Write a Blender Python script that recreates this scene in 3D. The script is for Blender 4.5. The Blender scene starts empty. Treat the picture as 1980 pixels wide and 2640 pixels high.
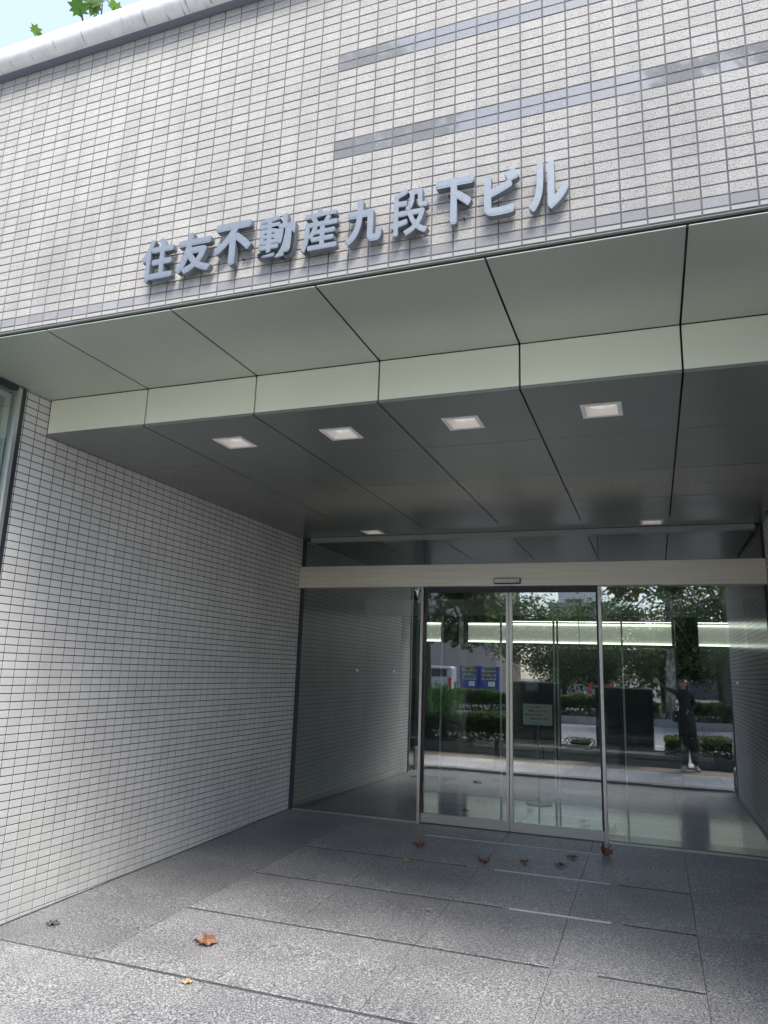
import bpy, bmesh, math, random
import numpy as np
from mathutils import Vector, Matrix, Euler
R = math.radians
rng = np.random.default_rng(7)
random.seed(7)
SC = bpy.context.scene
COL = SC.collection

# ------------------------------------------------------------------ camera
cam_data = bpy.data.cameras.new('camera')
cam = bpy.data.objects.new('camera', cam_data)
COL.objects.link(cam)
SC.camera = cam
cam_data.sensor_fit = 'HORIZONTAL'
cam_data.sensor_width = 36.0
cam_data.lens = 36.0 * 1873.587 / 1980.0
cam_data.clip_start = 0.03
cam_data.clip_end = 600
CAMH = 1.5165
YAW, PIT, ROL = -0.355051, 0.213909, 0.033061
_fw = Vector((math.sin(YAW) * math.cos(PIT), math.cos(YAW) * math.cos(PIT), math.sin(PIT)))
_rt = Vector((math.cos(YAW), -math.sin(YAW), 0))
_up = _rt.cross(_fw)
rt = _rt * math.cos(ROL) + _up * math.sin(ROL)
up = -_rt * math.sin(ROL) + _up * math.cos(ROL)
M = Matrix((rt, up, -_fw)).transposed().to_4x4()
M.translation = Vector((0, 0, CAMH))
cam.matrix_world = M

# ------------------------------------------------------------------ world, sun, exposure
SUN_EL, SUN_AZ = 54, 158      # azimuth: clockwise from +Y (the building side)
w = bpy.data.worlds.new('World')
SC.world = w
w.use_nodes = True
nt = w.node_tree
bg = nt.nodes['Background']
sky = nt.nodes.new('ShaderNodeTexSky')
sky.sky_type = 'NISHITA'
sky.sun_disc = False
sky.sun_elevation = R(SUN_EL)
sky.sun_rotation = R(SUN_AZ)
sky.air_density = 1.0
sky.dust_density = 1.5
sky.ozone_density = 1.0
# thin even cloud cover: sky colour pulled towards white everywhere
hz = nt.nodes.new('ShaderNodeMix'); hz.data_type = 'RGBA'
hz.inputs[0].default_value = 0.14
nt.links.new(sky.outputs[0], hz.inputs[6])
hz.inputs[7].default_value = (8.8, 9.1, 10.9, 1)
nt.links.new(hz.outputs[2], bg.inputs['Color'])
bg.inputs['Strength'].default_value = 0.15
sun_d = bpy.data.lights.new('sun', 'SUN')
sun_d.energy = 3.0
sun_d.angle = R(24)
sun_d.color = (1.0, 0.96, 0.9)
sun = bpy.data.objects.new('sun', sun_d)
COL.objects.link(sun)
_d = Vector((math.sin(R(SUN_AZ)) * math.cos(R(SUN_EL)), math.cos(R(SUN_AZ)) * math.cos(R(SUN_EL)), math.sin(R(SUN_EL))))
sun.rotation_euler = _d.to_track_quat('Z', 'Y').to_euler()
sun.location = (0, -10, 30)
SC.view_settings.view_transform = 'Standard'
SC.view_settings.look = 'None'
SC.view_settings.exposure = 1.36
SC.view_settings.gamma = 1
SC.view_settings.use_curve_mapping = False
cy = SC.cycles
cy.max_bounces = 10; cy.diffuse_bounces = 5; cy.glossy_bounces = 6; cy.transparent_max_bounces = 24
cy.use_denoising = True
cy.sample_clamp_indirect = 6

# ------------------------------------------------------------------ helpers
def px(p):
    d = Vector(p) - Vector((0, 0, CAMH))
    z = d.dot(_fw)
    if z < 0.05: return None
    return 990 + 1873.587 * d.dot(rt) / z, 1320 - 1873.587 * d.dot(up) / z, z

def gz(y):                    # height of the sloping forecourt and pavement
    return -0.0221 * (7.609 - y)

def link(o, parent=None):
    COL.objects.link(o)
    if parent is not None: o.parent = parent
    return o

def tag(o, label=None, cat=None, group=None, kind=None):
    if label: o['label'] = label
    if cat: o['category'] = cat
    if group: o['group'] = group
    if kind: o['kind'] = kind
    return o

def empty(name, loc=(0, 0, 0), label=None, cat=None, group=None, kind=None, parent=None):
    o = bpy.data.objects.new(name, None)
    o.location = loc
    o.empty_display_size = 0.2
    return tag(link(o, parent), label, cat, group, kind)

def mesh_obj(name, verts, faces, mats, parent=None, loc=None, idx=None, smooth=False, kind=None):
    me = bpy.data.meshes.new(name)
    me.from_pydata([tuple(v) for v in verts], [], faces)
    for m in (mats if isinstance(mats, (list, tuple)) else [mats]): me.materials.append(m)
    if idx is not None: me.polygons.foreach_set('material_index', idx)
    if smooth: me.polygons.foreach_set('use_smooth', [True] * len(me.polygons))
    me.update()
    o = link(bpy.data.objects.new(name, me), parent)
    if parent is not None and loc is None:       # vertices are in world space
        o.matrix_parent_inverse = wm(parent).inverted()
    if loc is not None: o.location = loc
    if kind: o['kind'] = kind
    return o

def wm(o):
    m = Matrix.Translation(o.location)
    if o.parent is not None: m = wm(o.parent) @ o.matrix_parent_inverse @ m
    return m

def world_loc(o):
    v = Vector(o.location)
    p = o.parent
    while p is not None:
        v += p.location; p = p.parent
    return v

class MB:
    """collects world-space shapes, builds ONE mesh object"""
    def __init__(s): s.v = []; s.f = []; s.mi = []
    def add(s, v, f, mi=0):
        b = len(s.v); s.v += [tuple(p) for p in v]
        s.f += [tuple(i + b for i in q) for q in f]; s.mi += [mi] * len(f); return s
    def box(s, x0, x1, y0, y1, z0, z1, mi=0, bev=0.0):
        if bev <= 0:
            v = [(x, y, z) for x in (x0, x1) for y in (y0, y1) for z in (z0, z1)]
            f = [(0, 1, 3, 2), (4, 6, 7, 5), (0, 4, 5, 1), (2, 3, 7, 6), (0, 2, 6, 4), (1, 5, 7, 3)]
            return s.add(v, f, mi)
        bm = bmesh.new()
        bmesh.ops.create_cube(bm, size=1)
        for q in bm.verts:
            q.co = Vector(((x0 + x1) / 2 + q.co.x * (x1 - x0), (y0 + y1) / 2 + q.co.y * (y1 - y0), (z0 + z1) / 2 + q.co.z * (z1 - z0)))
        bmesh.ops.bevel(bm, geom=list(bm.edges), offset=bev, segments=1, affect='EDGES', profile=.5)
        bm.verts.index_update()
        s.add([q.co[:] for q in bm.verts], [tuple(q.index for q in f.verts) for f in bm.faces], mi)
        bm.free(); return s
    def tube(s, pts, rad, n=8, mi=0, cap=True):
        pts = [Vector(p) for p in pts]
        if not hasattr(rad, '__len__'): rad = [rad] * len(pts)
        b = []; fs = []
        ref = Vector((0.13, 0.31, 0.94))
        for i, p in enumerate(pts):
            t = (pts[min(i + 1, len(pts) - 1)] - pts[max(i - 1, 0)]).normalized()
            a = t.cross(ref)
            if a.length < .1: a = t.cross(Vector((1, 0, 0)))
            a.normalize(); c = t.cross(a)
            for k in range(n):
                g = 2 * math.pi * k / n
                b.append(p + (a * math.cos(g) + c * math.sin(g)) * rad[i])
        for i in range(len(pts) - 1):
            for k in range(n):
                k2 = (k + 1) % n
                fs.append((i * n + k, i * n + k2, (i + 1) * n + k2, (i + 1) * n + k))
        if cap:
            fs.append(tuple(range(n - 1, -1, -1))); fs.append(tuple((len(pts) - 1) * n + k for k in range(n)))
        return s.add(b, fs, mi)
    def disc(s, c, ax, r0, th, n=16, mi=0):
        ax = Vector(ax).normalized()
        return s.tube([Vector(c) - ax * th / 2, Vector(c) + ax * th / 2], r0, n, mi)
    def ball(s, c, r, seg=10, rings=7, mi=0):
        v = []; f = []
        for i in range(rings + 1):
            t = math.pi * i / rings
            for k in range(seg):
                g = 2 * math.pi * k / seg
                v.append((c[0] + r[0] * math.sin(t) * math.cos(g), c[1] + r[1] * math.sin(t) * math.sin(g), c[2] + r[2] * math.cos(t)))
        for i in range(rings):
            for k in range(seg):
                f.append((i * seg + k, (i + 1) * seg + k, (i + 1) * seg + (k + 1) % seg, i * seg + (k + 1) % seg))
        return s.add(v, f, mi)
    def build(s, name, mats, parent=None, smooth=False, kind=None):
        return mesh_obj(name, s.v, s.f, mats, parent, None, s.mi if isinstance(mats, (list, tuple)) else None, smooth, kind)

def box(name, b, m, parent=None, bev=0.0, kind=None):
    return MB().box(*b, bev=bev).build(name, m, parent, kind=kind)

# ------------------------------------------------------------------ materials
def mat(name, base=(.5, .5, .5), rough=.5, metal=0.0, spec=.5, emis=None, est=0):
    m = bpy.data.materials.new(name); m.use_nodes = True
    p = m.node_tree.nodes['Principled BSDF']
    p.inputs['Base Color'].default_value = (*base, 1)
    p.inputs['Roughness'].default_value = rough
    p.inputs['Metallic'].default_value = metal
    p.inputs['Specular IOR Level'].default_value = spec
    if emis:
        p.inputs['Emission Color'].default_value = (*emis, 1)
        p.inputs['Emission Strength'].default_value = est
    return m

class NB:
    """small node-building helper on a principled material, world-space coordinates"""
    def __init__(s, m):
        s.m = m; s.t = m.node_tree; s.p = s.t.nodes['Principled BSDF']
        s.geo = s.t.nodes.new('ShaderNodeNewGeometry')
        s.pos = s.geo.outputs['Position']
    def n(s, typ, **kw):
        o = s.t.nodes.new(typ)
        for k, v in kw.items(): setattr(o, k, v)
        return o
    def L(s, a, b): s.t.links.new(a, b)
    def scalepos(s, v):
        o = s.n('ShaderNodeVectorMath', operation='MULTIPLY')
        s.L(s.pos, o.inputs[0]); o.inputs[1].default_value = v
        return o.outputs[0]
    def noise(s, scale, detail=3, rough=.55, vec=None, dist=0):
        o = s.n('ShaderNodeTexNoise')
        o.inputs['Scale'].default_value = scale; o.inputs['Detail'].default_value = detail
        o.inputs['Roughness'].default_value = rough; o.inputs['Distortion'].default_value = dist
        s.L(vec if vec is not None else s.pos, o.inputs['Vector'])
        return o.outputs['Fac']
    def ramp(s, fac, stops):
        o = s.n('ShaderNodeValToRGB'); e = o.color_ramp.elements
        while len(e) < len(stops): e.new(.5)
        for q, (p, c) in zip(e, stops):
            q.position = p; q.color = (*c, 1) if len(c) == 3 else c
        s.L(fac, o.inputs[0]); return o.outputs[0]
    def mix(s, a, b, fac, mode='MIX'):
        o = s.n('ShaderNodeMix', data_type='RGBA', blend_type=mode)
        for sock, val in ((o.inputs[0], fac), (o.inputs[6], a), (o.inputs[7], b)):
            if hasattr(val, 'links'): s.L(val, sock)
            elif isinstance(val, (int, float)): sock.default_value = val
            else: sock.default_value = (*val, 1)
        return o.outputs[2]
    def math(s, op, a, b=0.0, c=None, clamp=False):
        o = s.n('ShaderNodeMath', operation=op, use_clamp=clamp)
        for sock, val in zip(o.inputs, (a, b) if c is None else (a, b, c)):
            if hasattr(val, 'links'): s.L(val, sock)
            else: sock.default_value = val
        return o.outputs[0]
    def cellrand(s, pitch, off=(0, 0, 0)):
        o = s.n('ShaderNodeVectorMath', operation='SUBTRACT'); s.L(s.pos, o.inputs[0]); o.inputs[1].default_value = off
        d = s.n('ShaderNodeVectorMath', operation='DIVIDE'); s.L(o.outputs[0], d.inputs[0]); d.inputs[1].default_value = pitch
        f = s.n('ShaderNodeVectorMath', operation='FLOOR'); s.L(d.outputs[0], f.inputs[0])
        wn = s.n('ShaderNodeTexWhiteNoise'); s.L(f.outputs[0], wn.inputs['Vector'])
        return wn.outputs['Value']
    def color(s, c): s.L(c, s.p.inputs['Base Color']); return s
    def rough(s, r): s.L(r, s.p.inputs['Roughness']); return s
    def bump(s, h, strength=.5, dist=.01):
        o = s.n('ShaderNodeBump'); o.inputs['Strength'].default_value = strength; o.inputs['Distance'].default_value = dist
        s.L(h, o.inputs['Height']); s.L(o.outputs[0], s.p.inputs['Normal']); return s

XB, ZB2, YW = -1.3472, 3.9102, 3.6454
YF, YR, YD, XL, XR, Z1, Z2, ZB, ZT = 2.7728, 3.6394, 7.6087, -3.8194, 1.0325, 3.2523, 2.9946, 2.4125, 2.653
P1, P2, P3, J0, JP = -2.331, -1.3978, -.4826, -3.0134, .8028
ROWS = [3.6394, 4.5198, 5.41, 6.2795, 7.1483]

# rough split-faced tile of the facade
m_tile = mat('rough_tile', rough=.85, spec=.3); b = NB(m_tile)
h1 = b.noise(150, 4, .6); h2 = b.noise(420, 2, .5)
rnd = b.cellrand((.1, 1, .05), (XB, 0, ZB2))
base = b.ramp(rnd, [(0, (.378, .366, .342)), (.5, (.398, .386, .36)), (1, (.418, .404, .378))])
c = b.mix(base, b.ramp(h1, [(.36, (.50, .49, .475)), (.5, (1, 1, 1)), (1, (1.12, 1.12, 1.1))]), .8, 'MULTIPLY')
dirt = b.noise(1.3, 4, .6)
str_ = b.noise(1.0, 4, .6, b.scalepos((9, 1, .7)))
c = b.mix(c, b.ramp(str_, [(.34, (.90, .90, .91)), (.55, (1, 1, 1))]), 1.0, 'MULTIPLY')
c = b.mix(c, b.ramp(dirt, [(.3, (.86, .86, .87)), (.6, (1, 1, 1))]), 1.0, 'MULTIPLY')
b.color(c); b.bump(b.math('ADD', h1, b.math('MULTIPLY', h2, .35)), .75, .006)
# granular matt tile of the passage walls
m_wtile = mat('granular_tile', rough=.62, spec=.4); b = NB(m_wtile)
h1 = b.noise(330, 3, .6)
rnd = b.cellrand((1, .1, .05), (0, YW, .045))
base = b.ramp(rnd, [(0, (.70, .682, .65)), (.5, (.73, .712, .68)), (1, (.76, .742, .71))])
c = b.mix(base, b.ramp(h1, [(.35, (.74, .73, .72)), (.55, (1, 1, 1)), (.8, (1.1, 1.1, 1.1))]), .9, 'MULTIPLY')
dirt = b.noise(1.1, 4, .6)
c = b.mix(c, b.ramp(dirt, [(.3, (.84, .84, .85)), (.6, (1, 1, 1))]), 1.0, 'MULTIPLY')
b.color(c); b.bump(h1, .45, .004)
# polished grey granite tile of the bands
m_ptile = mat('polished_tile', rough=.035, spec=1.0); b = NB(m_ptile)
h = b.noise(520, 2, .5)
b.color(b.ramp(h, [(.3, (.09, .094, .098)), (.5, (.17, .175, .18)), (.7, (.31, .31, .31))]))
b.p.inputs['IOR'].default_value = 1.5
# honed light grey granite tile of the lowest row
m_gtile = mat('honed_grey_tile', rough=.7, spec=.3); b = NB(m_gtile)
h = b.noise(480, 2, .5); rnd = b.cellrand((.1, 1, .05), (XB, 0, ZB2))
c = b.ramp(h, [(.3, (.14, .14, .143)), (.5, (.24, .24, .24)), (.7, (.33, .33, .325))])
b.color(b.mix(c, b.ramp(rnd, [(0, (.86, .86, .86)), (1, (1.1, 1.1, 1.1))]), 1.0, 'MULTIPLY'))
m_grout = mat('grout', (.135, .13, .145), .9); b = NB(m_grout)
b.color(b.ramp(b.noise(4, 4, .6), [(.3, (.085, .083, .098)), (.7, (.13, .127, .14))]))
m_wgrout = mat('wall_grout', (.12, .12, .13), .9); b = NB(m_wgrout)
sx = b.n('ShaderNodeSeparateXYZ'); b.L(b.pos, sx.inputs[0])
low = b.math('ADD', b.math('MULTIPLY', sx.outputs[2], .8), b.math('MULTIPLY', b.noise(1.6, 3, .6), .8))   # joints unevenly paler towards the ground
b.color(b.ramp(low, [(.40, (.24, .24, .24)), (.80, (.05, .05, .058))]))
# painted metal panels of the soffit
def panel_mat(name, base, rough=.33):
    m = mat(name, base, rough, .0, .8); b = NB(m)
    n1 = b.noise(1.0, 2, .5, b.scalepos((.9, .9, .9)))
    n2 = b.noise(1.0, 2, .5, b.scalepos((260, 8, 260)))
    c = b.mix(base, b.ramp(n1, [(.3, (.93, .93, .93)), (.7, (1.05, 1.05, 1.05))]), 1.0, 'MULTIPLY')
    b.color(b.mix(c, b.ramp(n2, [(.3, (.97, .97, .97)), (.7, (1.03, 1.03, 1.03))]), 1.0, 'MULTIPLY'))
    b.rough(b.math('ADD', b.math('MULTIPLY', n1, .08), rough - .04))
    b.p.inputs['Metallic'].default_value = .3
    return m
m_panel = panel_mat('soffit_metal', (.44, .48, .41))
m_riser = panel_mat('soffit_metal_lit', (.80, .83, .67), .34); m_riser.node_tree.nodes['Principled BSDF'].inputs['Metallic'].default_value = .05  # soffit paint in a lighter copy: skylight on the riser put into the colour
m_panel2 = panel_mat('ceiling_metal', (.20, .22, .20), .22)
m_black = mat('black_joint', (.012, .014, .018), .6)
m_dark = mat('dark_metal', (.05, .055, .07), .4, .3)
m_under = mat('coping_underside_shade', (.17, .18, .22), .6)  # shade below the coping put into the colour
m_coping = mat('coping_paint', (.55, .54, .54), .42); b = NB(m_coping)
st = b.noise(1.0, 3, .6, b.scalepos((34, 5, 2.2)))
sx = b.n('ShaderNodeSeparateXYZ'); b.L(b.pos, sx.inputs[0])
lowm = b.math('MULTIPLY', b.math('SUBTRACT', 5.125, sx.outputs[2]), 9.0, clamp=True)
msk = b.math('MULTIPLY', b.ramp(st, [(.6, (0, 0, 0)), (.70, (1, 1, 1))]), lowm)
c = b.mix((.72, .71, .71), (.13, .125, .14), b.math('MULTIPLY', msk, .8))
sm = b.noise(9, 5, .7)
c = b.mix(c, b.ramp(sm, [(.35, (.78, .77, .78)), (.6, (1, 1, 1))]), b.math('MULTIPLY', lowm, .8), 'MULTIPLY')
b.color(c)
# stainless steel
def steel(name, base, rough, sc=(4, 4, 240)):
    m = mat(name, base, rough, 1.0); b = NB(m)
    n = b.noise(1.0, 3, .6, b.scalepos(sc))
    b.rough(b.math('ADD', b.math('MULTIPLY', n, .2), rough - .1))
    b.color(b.mix(base, b.ramp(n, [(.3, (.90, .90, .90)), (.7, (1.06, 1.06, 1.06))]), 1.0, 'MULTIPLY'))
    return m
m_steel = steel('brushed_steel', (.62, .59, .53), .34)
m_header = steel('header_steel', (.92, .86, .74), .5, (1.2, 4, 60)); m_header.node_tree.nodes['Principled BSDF'].inputs['Metallic'].default_value = .9
m_letter = steel('letter_steel', (.195, .22, .25), .5, (60, 60, 60)); m_letter.node_tree.nodes['Principled BSDF'].inputs['Metallic'].default_value = .45
m_frame = mat('pale_frame', (.55, .56, .53), .3, .6)
m_white = mat('white_plastic', (.8, .79, .77), .4)
m_lampf = mat('lamp_frame', (.8, .79, .76), .4)
m_lamp = mat('lamp_diffuser', (.8, .77, .73), .4, emis=(1, .96, .91), est=.12)
m_lampr = mat('lamp_recess', (.8, .77, .72), .4, emis=(1, .9, .8), est=.03)
# granite floor
def granite(name, k=1.0, rough=.42, warm=0.0, spec=.5, bump=.5):
    m = mat(name, rough=rough + .1, spec=.35); b = NB(m)
    n1 = b.noise(98, 4, .64, dist=.5); n2 = b.noise(300, 2, .5); n3 = b.noise(1.4, 5, .6)
    v = b.n('ShaderNodeTexVoronoi'); v.inputs['Scale'].default_value = 140; b.L(b.pos, v.inputs['Vector'])
    c = b.ramp(n1, [(.34, (.06 * k, .065 * k, .07 * k)), (.46, (.18 * k, .185 * k, .19 * k)), (.555, (.35 * k, .35 * k, .345 * k)), (.68, (.64 * k, .63 * k, .61 * k))])
    c = b.mix(c, b.ramp(n2, [(.35, (.55, .55, .57)), (.55, (1, 1, 1)), (.75, (1.25, 1.25, 1.22))]), .8, 'MULTIPLY')
    oi = b.n('ShaderNodeObjectInfo')
    c = b.mix(c, b.ramp(oi.outputs['Random'], [(0, (.92, .92, .93)), (1, (1.06, 1.05, 1.04))]), 1.0, 'MULTIPLY')
    c = b.mix(c, b.ramp(n3, [(.32, (.74, .74, .76)), (.58, (1, 1, 1))]), 1.0, 'MULTIPLY')
    b.color(c); b.rough(b.math('ADD', b.math('MULTIPLY', n1, .25), rough - .1)); b.bump(n1, bump, .003)
    return m
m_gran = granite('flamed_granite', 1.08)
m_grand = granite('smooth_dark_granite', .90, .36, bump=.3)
m_joint = mat('sealant', (.045, .055, .062), .7); b = NB(m_joint)
b.color(b.ramp(b.noise(110, 3, .6), [(.42, (.03, .038, .044)), (.58, (.09, .10, .105)), (.72, (.25, .25, .25))]))
m_wjoint = mat('pale_joint_fill', (.62, .63, .64), .5)  # pale stretches within some floor joints
m_sub = mat('joint_bed', (.06, .062, .065), .9)
# glass: front faces reflect, back faces only pass
def glass(name, tint=(.80, .88, .86), f0=.26, wob=0.0):
    m = bpy.data.materials.new(name); m.use_nodes = True
    t = m.node_tree; t.nodes.clear()
    out = t.nodes.new('ShaderNodeOutputMaterial')
    lw = t.nodes.new('ShaderNodeLayerWeight'); lw.inputs['Blend'].default_value = .5
    pw = t.nodes.new('ShaderNodeMath'); pw.operation = 'POWER'; pw.inputs[1].default_value = 4
    t.links.new(lw.outputs['Facing'], pw.inputs[0])
    ma = t.nodes.new('ShaderNodeMath'); ma.operation = 'MULTIPLY_ADD'; ma.inputs[1].default_value = 1 - f0; ma.inputs[2].default_value = f0
    t.links.new(pw.outputs[0], ma.inputs[0])
    g = t.nodes.new('ShaderNodeNewGeometry')
    sb = t.nodes.new('ShaderNodeMath'); sb.operation = 'SUBTRACT'; sb.inputs[0].default_value = 1; t.links.new(g.outputs['Backfacing'], sb.inputs[1])
    ml = t.nodes.new('ShaderNodeMath'); ml.operation = 'MULTIPLY'; t.links.new(ma.outputs[0], ml.inputs[0]); t.links.new(sb.outputs[0], ml.inputs[1])
    tr = t.nodes.new('ShaderNodeBsdfTransparent'); tr.inputs[0].default_value = (*[v ** .5 for v in tint], 1)
    gl = t.nodes.new('ShaderNodeBsdfGlossy'); gl.inputs['Roughness'].default_value = 0; gl.inputs['Color'].default_value = (.95, .98, .98, 1)
    if wob:
        nz = t.nodes.new('ShaderNodeTexNoise'); nz.inputs['Scale'].default_value = 1.6; nz.inputs['Detail'].default_value = 1
        t.links.new(g.outputs['Position'], nz.inputs['Vector'])
        bp = t.nodes.new('ShaderNodeBump'); bp.inputs['Strength'].default_value = 1; bp.inputs['Distance'].default_value = wob
        t.links.new(nz.outputs['Fac'], bp.inputs['Height']); t.links.new(bp.outputs[0], gl.inputs['Normal'])
    mx = t.nodes.new('ShaderNodeMixShader')
    t.links.new(ml.outputs[0], mx.inputs[0]); t.links.new(tr.outputs[0], mx.inputs[1]); t.links.new(gl.outputs[0], mx.inputs[2])
    t.links.new(mx.outputs[0], out.inputs[0])
    return m
m_glass = glass('door_glass', (.86, .94, .91), .28, wob=.0006)
m_glass_in = glass('inner_glass', (.86, .93, .9), .07)
m_glass_side = glass('side_glass', (.82, .92, .90), .2, wob=.0008)
m_edge = mat('glass_edge', (.12, .3, .26), .2)

# ------------------------------------------------------------------ tiled walls
def tile_geo(w, h, d=.008, c=.0009, j=0.0):
    """tile in u (width), v (height), n (outwards): front face, chamfer, sides; 18 triangles"""
    u, v = w / 2, h / 2
    P = [(-u, -v, 0), (u, -v, 0), (u, v, 0), (-u, v, 0), (-u, -v, d - c), (u, -v, d - c), (u, v, d - c), (-u, v, d - c),
         (-u + c, -v + c, d + j), (u - c, -v + c, d + j), (u - c, v - c, d + j), (-u + c, v - c, d + j)]
    F = []
    for k in range(4):
        k2 = (k + 1) % 4
        F += [(k, k2, 4 + k2, 4 + k), (4 + k, 4 + k2, 8 + k2, 8 + k)]
    F.append((8, 9, 10, 11))
    return np.array(P), F

def tiled(parent, frame, ulo, uhi, zlo, zhi, u0, z0, kindfn, mats, nparts=300, gap=.0062):
    """frame(u, z, n) -> world point; tiles on a .1 x .05 grid; the largest in view are parts, the rest one stuff mesh"""
    cells = []
    i0, i1 = math.floor((ulo - u0) / .1), math.ceil((uhi - u0) / .1)
    k0, k1 = math.floor((zlo - z0) / .05), math.ceil((zhi - z0) / .05)
    for i in range(i0, i1):
        for k in range(k0, k1):
            a, c2 = max(u0 + i * .1, ulo), min(u0 + (i + 1) * .1, uhi)
            d, e = max(z0 + k * .05, zlo), min(z0 + (k + 1) * .05, zhi)
            if c2 - a < .012 or e - d < .008: continue
            cx, cz = (a + c2) / 2, (d + e) / 2
            full = (c2 - a > .099 and e - d > .049)
            area = 0
            if full:
                q = [px(frame(cx + s * .05, cz + t * .025, .008)) for s, t in ((-1, -1), (1, -1), (1, 1), (-1, 1))]
                if all(q) and 5 < (q[0][0] + q[2][0]) / 2 < 1975 and 5 < (q[0][1] + q[2][1]) / 2 < 2635:
                    area = abs(sum(q[n][0] * q[(n + 1) % 4][1] - q[(n + 1) % 4][0] * q[n][1] for n in range(4))) / 2
            cells.append((area, cx, cz, c2 - a, e - d, kindfn(i, k, cx, cz)))
    cells.sort(key=lambda t: -t[0])
    O = Vector(frame(0, 0, 0)); U = Vector(frame(1, 0, 0)) - O; Z = Vector((0, 0, 1)); Nn = Vector(frame(0, 0, 1)) - O
    A = np.array([U, Z, Nn])
    flip = U.cross(Z).dot(Nn) < 0
    pool = {}
    V = []; F = []; MI = []; nb = 0
    for n, (ar, cx, cz, tw, th, kd) in enumerate(cells):
        if n < nparts and ar > 0:
            if kd not in pool:
                pool[kd] = []
                for q in range(3):
                    P, FF = tile_geo(.1 - gap, .05 - gap, j=(q - 1) * .0004)
                    P = P @ A
                    if flip: FF = [f[::-1] for f in FF]
                    me = bpy.data.meshes.new('tile'); me.from_pydata(P.tolist(), [], FF); me.materials.append(mats[kd]); me.update()
                    pool[kd].append(me)
            o = bpy.data.objects.new('tile', random.choice(pool[kd]))
            o.parent = parent
            COL.objects.link(o)
            o.location = Vector(frame(cx, cz, 0)) - world_loc(parent)
        else:
            P, FF = tile_geo(tw - gap, th - gap, j=random.choice((-.0004, 0, .0004)))
            P = P @ A + np.array(frame(cx, cz, 0))
            if flip: FF = [f[::-1] for f in FF]
            V += P.tolist(); F += [tuple(x + nb for x in f) for f in FF]; MI += [kd] * len(FF); nb += 12
    if V: mesh_obj('tiles', V, F, mats, parent, None, MI, kind='stuff')

facade = empty('tiled_facade', (0, YF, Z1), 'upper facade of rough cream tiles with grey polished bands and a round white coping', 'facade')
FX0, FX1 = -6.3, 5.2
ff = lambda u, z, n: (u, YF - n + .008, z)
def fkind(i, k, x, z):
    if k in (-12,): return 2
    if k < -12: return 3
    if (k in (0, 1) or k in (10, 11)) and x > XB: return 1
    if (i, k) in ((-7, -5), (3, 14), (4, 2)): return 3
    return 0
m_smooth = mat('smooth_cream_tile', (.32, .31, .29), .7, spec=.3)
tiled(facade, ff, FX0, FX1, 3.285, 5.0102, XB, ZB2, fkind, [m_tile, m_ptile, m_gtile, m_smooth])
box('grout_bed', (FX0, FX1, YF + .0022, YF + .35, 3.285, 5.02), m_grout, facade)
mb = MB()     # half-round coping, underside in a darker colour for its shade
prof = [(YF + .01, 5.0102), (YF - .047, 5.0102)]
rc, cyy, czz = .076, YF - .047, 5.0102 + .076
prof += [(cyy - rc * math.sin(R(a)), czz - rc * math.cos(R(a))) for a in range(6, 181, 12)] + [(YF + .42, czz + rc + .01), (YF + .42, 5.03), (YF + .01, 5.03)]
V = [(x, y, z) for x in (FX0, FX1) for y, z in prof]; n = len(prof)
F = [(k, (k + 1) % n, n + (k + 1) % n, n + k) for k in range(n)] + [tuple(range(n)), tuple(range(2 * n - 1, n - 1, -1))]
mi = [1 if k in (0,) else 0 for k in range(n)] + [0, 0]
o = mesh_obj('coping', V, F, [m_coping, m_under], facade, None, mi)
o.data.polygons.foreach_set('use_smooth', [1 <= k <= 16 for k in range(n)] + [False] * 2)
m_trim = mat('trim_grey', (.22, .23, .22), .6)
box('bottom_trim', (FX0, FX1, YF + .004, YF + .03, 3.279, 3.2845), m_trim, facade)
box('shadow_gap', (FX0, FX1, YF + .022, YF + .3, 3.258, 3.2785), m_black, facade)

def swall(name, X, s, label):
    w_ = empty(name, (X, 5.5, 0), label, 'wall')
    fr = lambda u, z, n: (X - s * (.008 - n), u, z)
    tiled(w_, fr, 3.432, 7.60, -.16, Z1 + .02, YW, .045, lambda i, k, x, z: 0, [m_wtile])
    xa, xb = (X - s * .0018, X - s * .2)
    box('grout_bed', (min(xa, xb), max(xa, xb), 3.432, 7.60, -.3, Z1 + .05), m_wgrout, w_)
    return w_
swall('side_wall', XL, 1, 'long grey tiled wall on the left of the covered entrance')
swall('side_wall', XR, -1, 'grey tiled wall at the right edge of the entrance recess')

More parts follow.
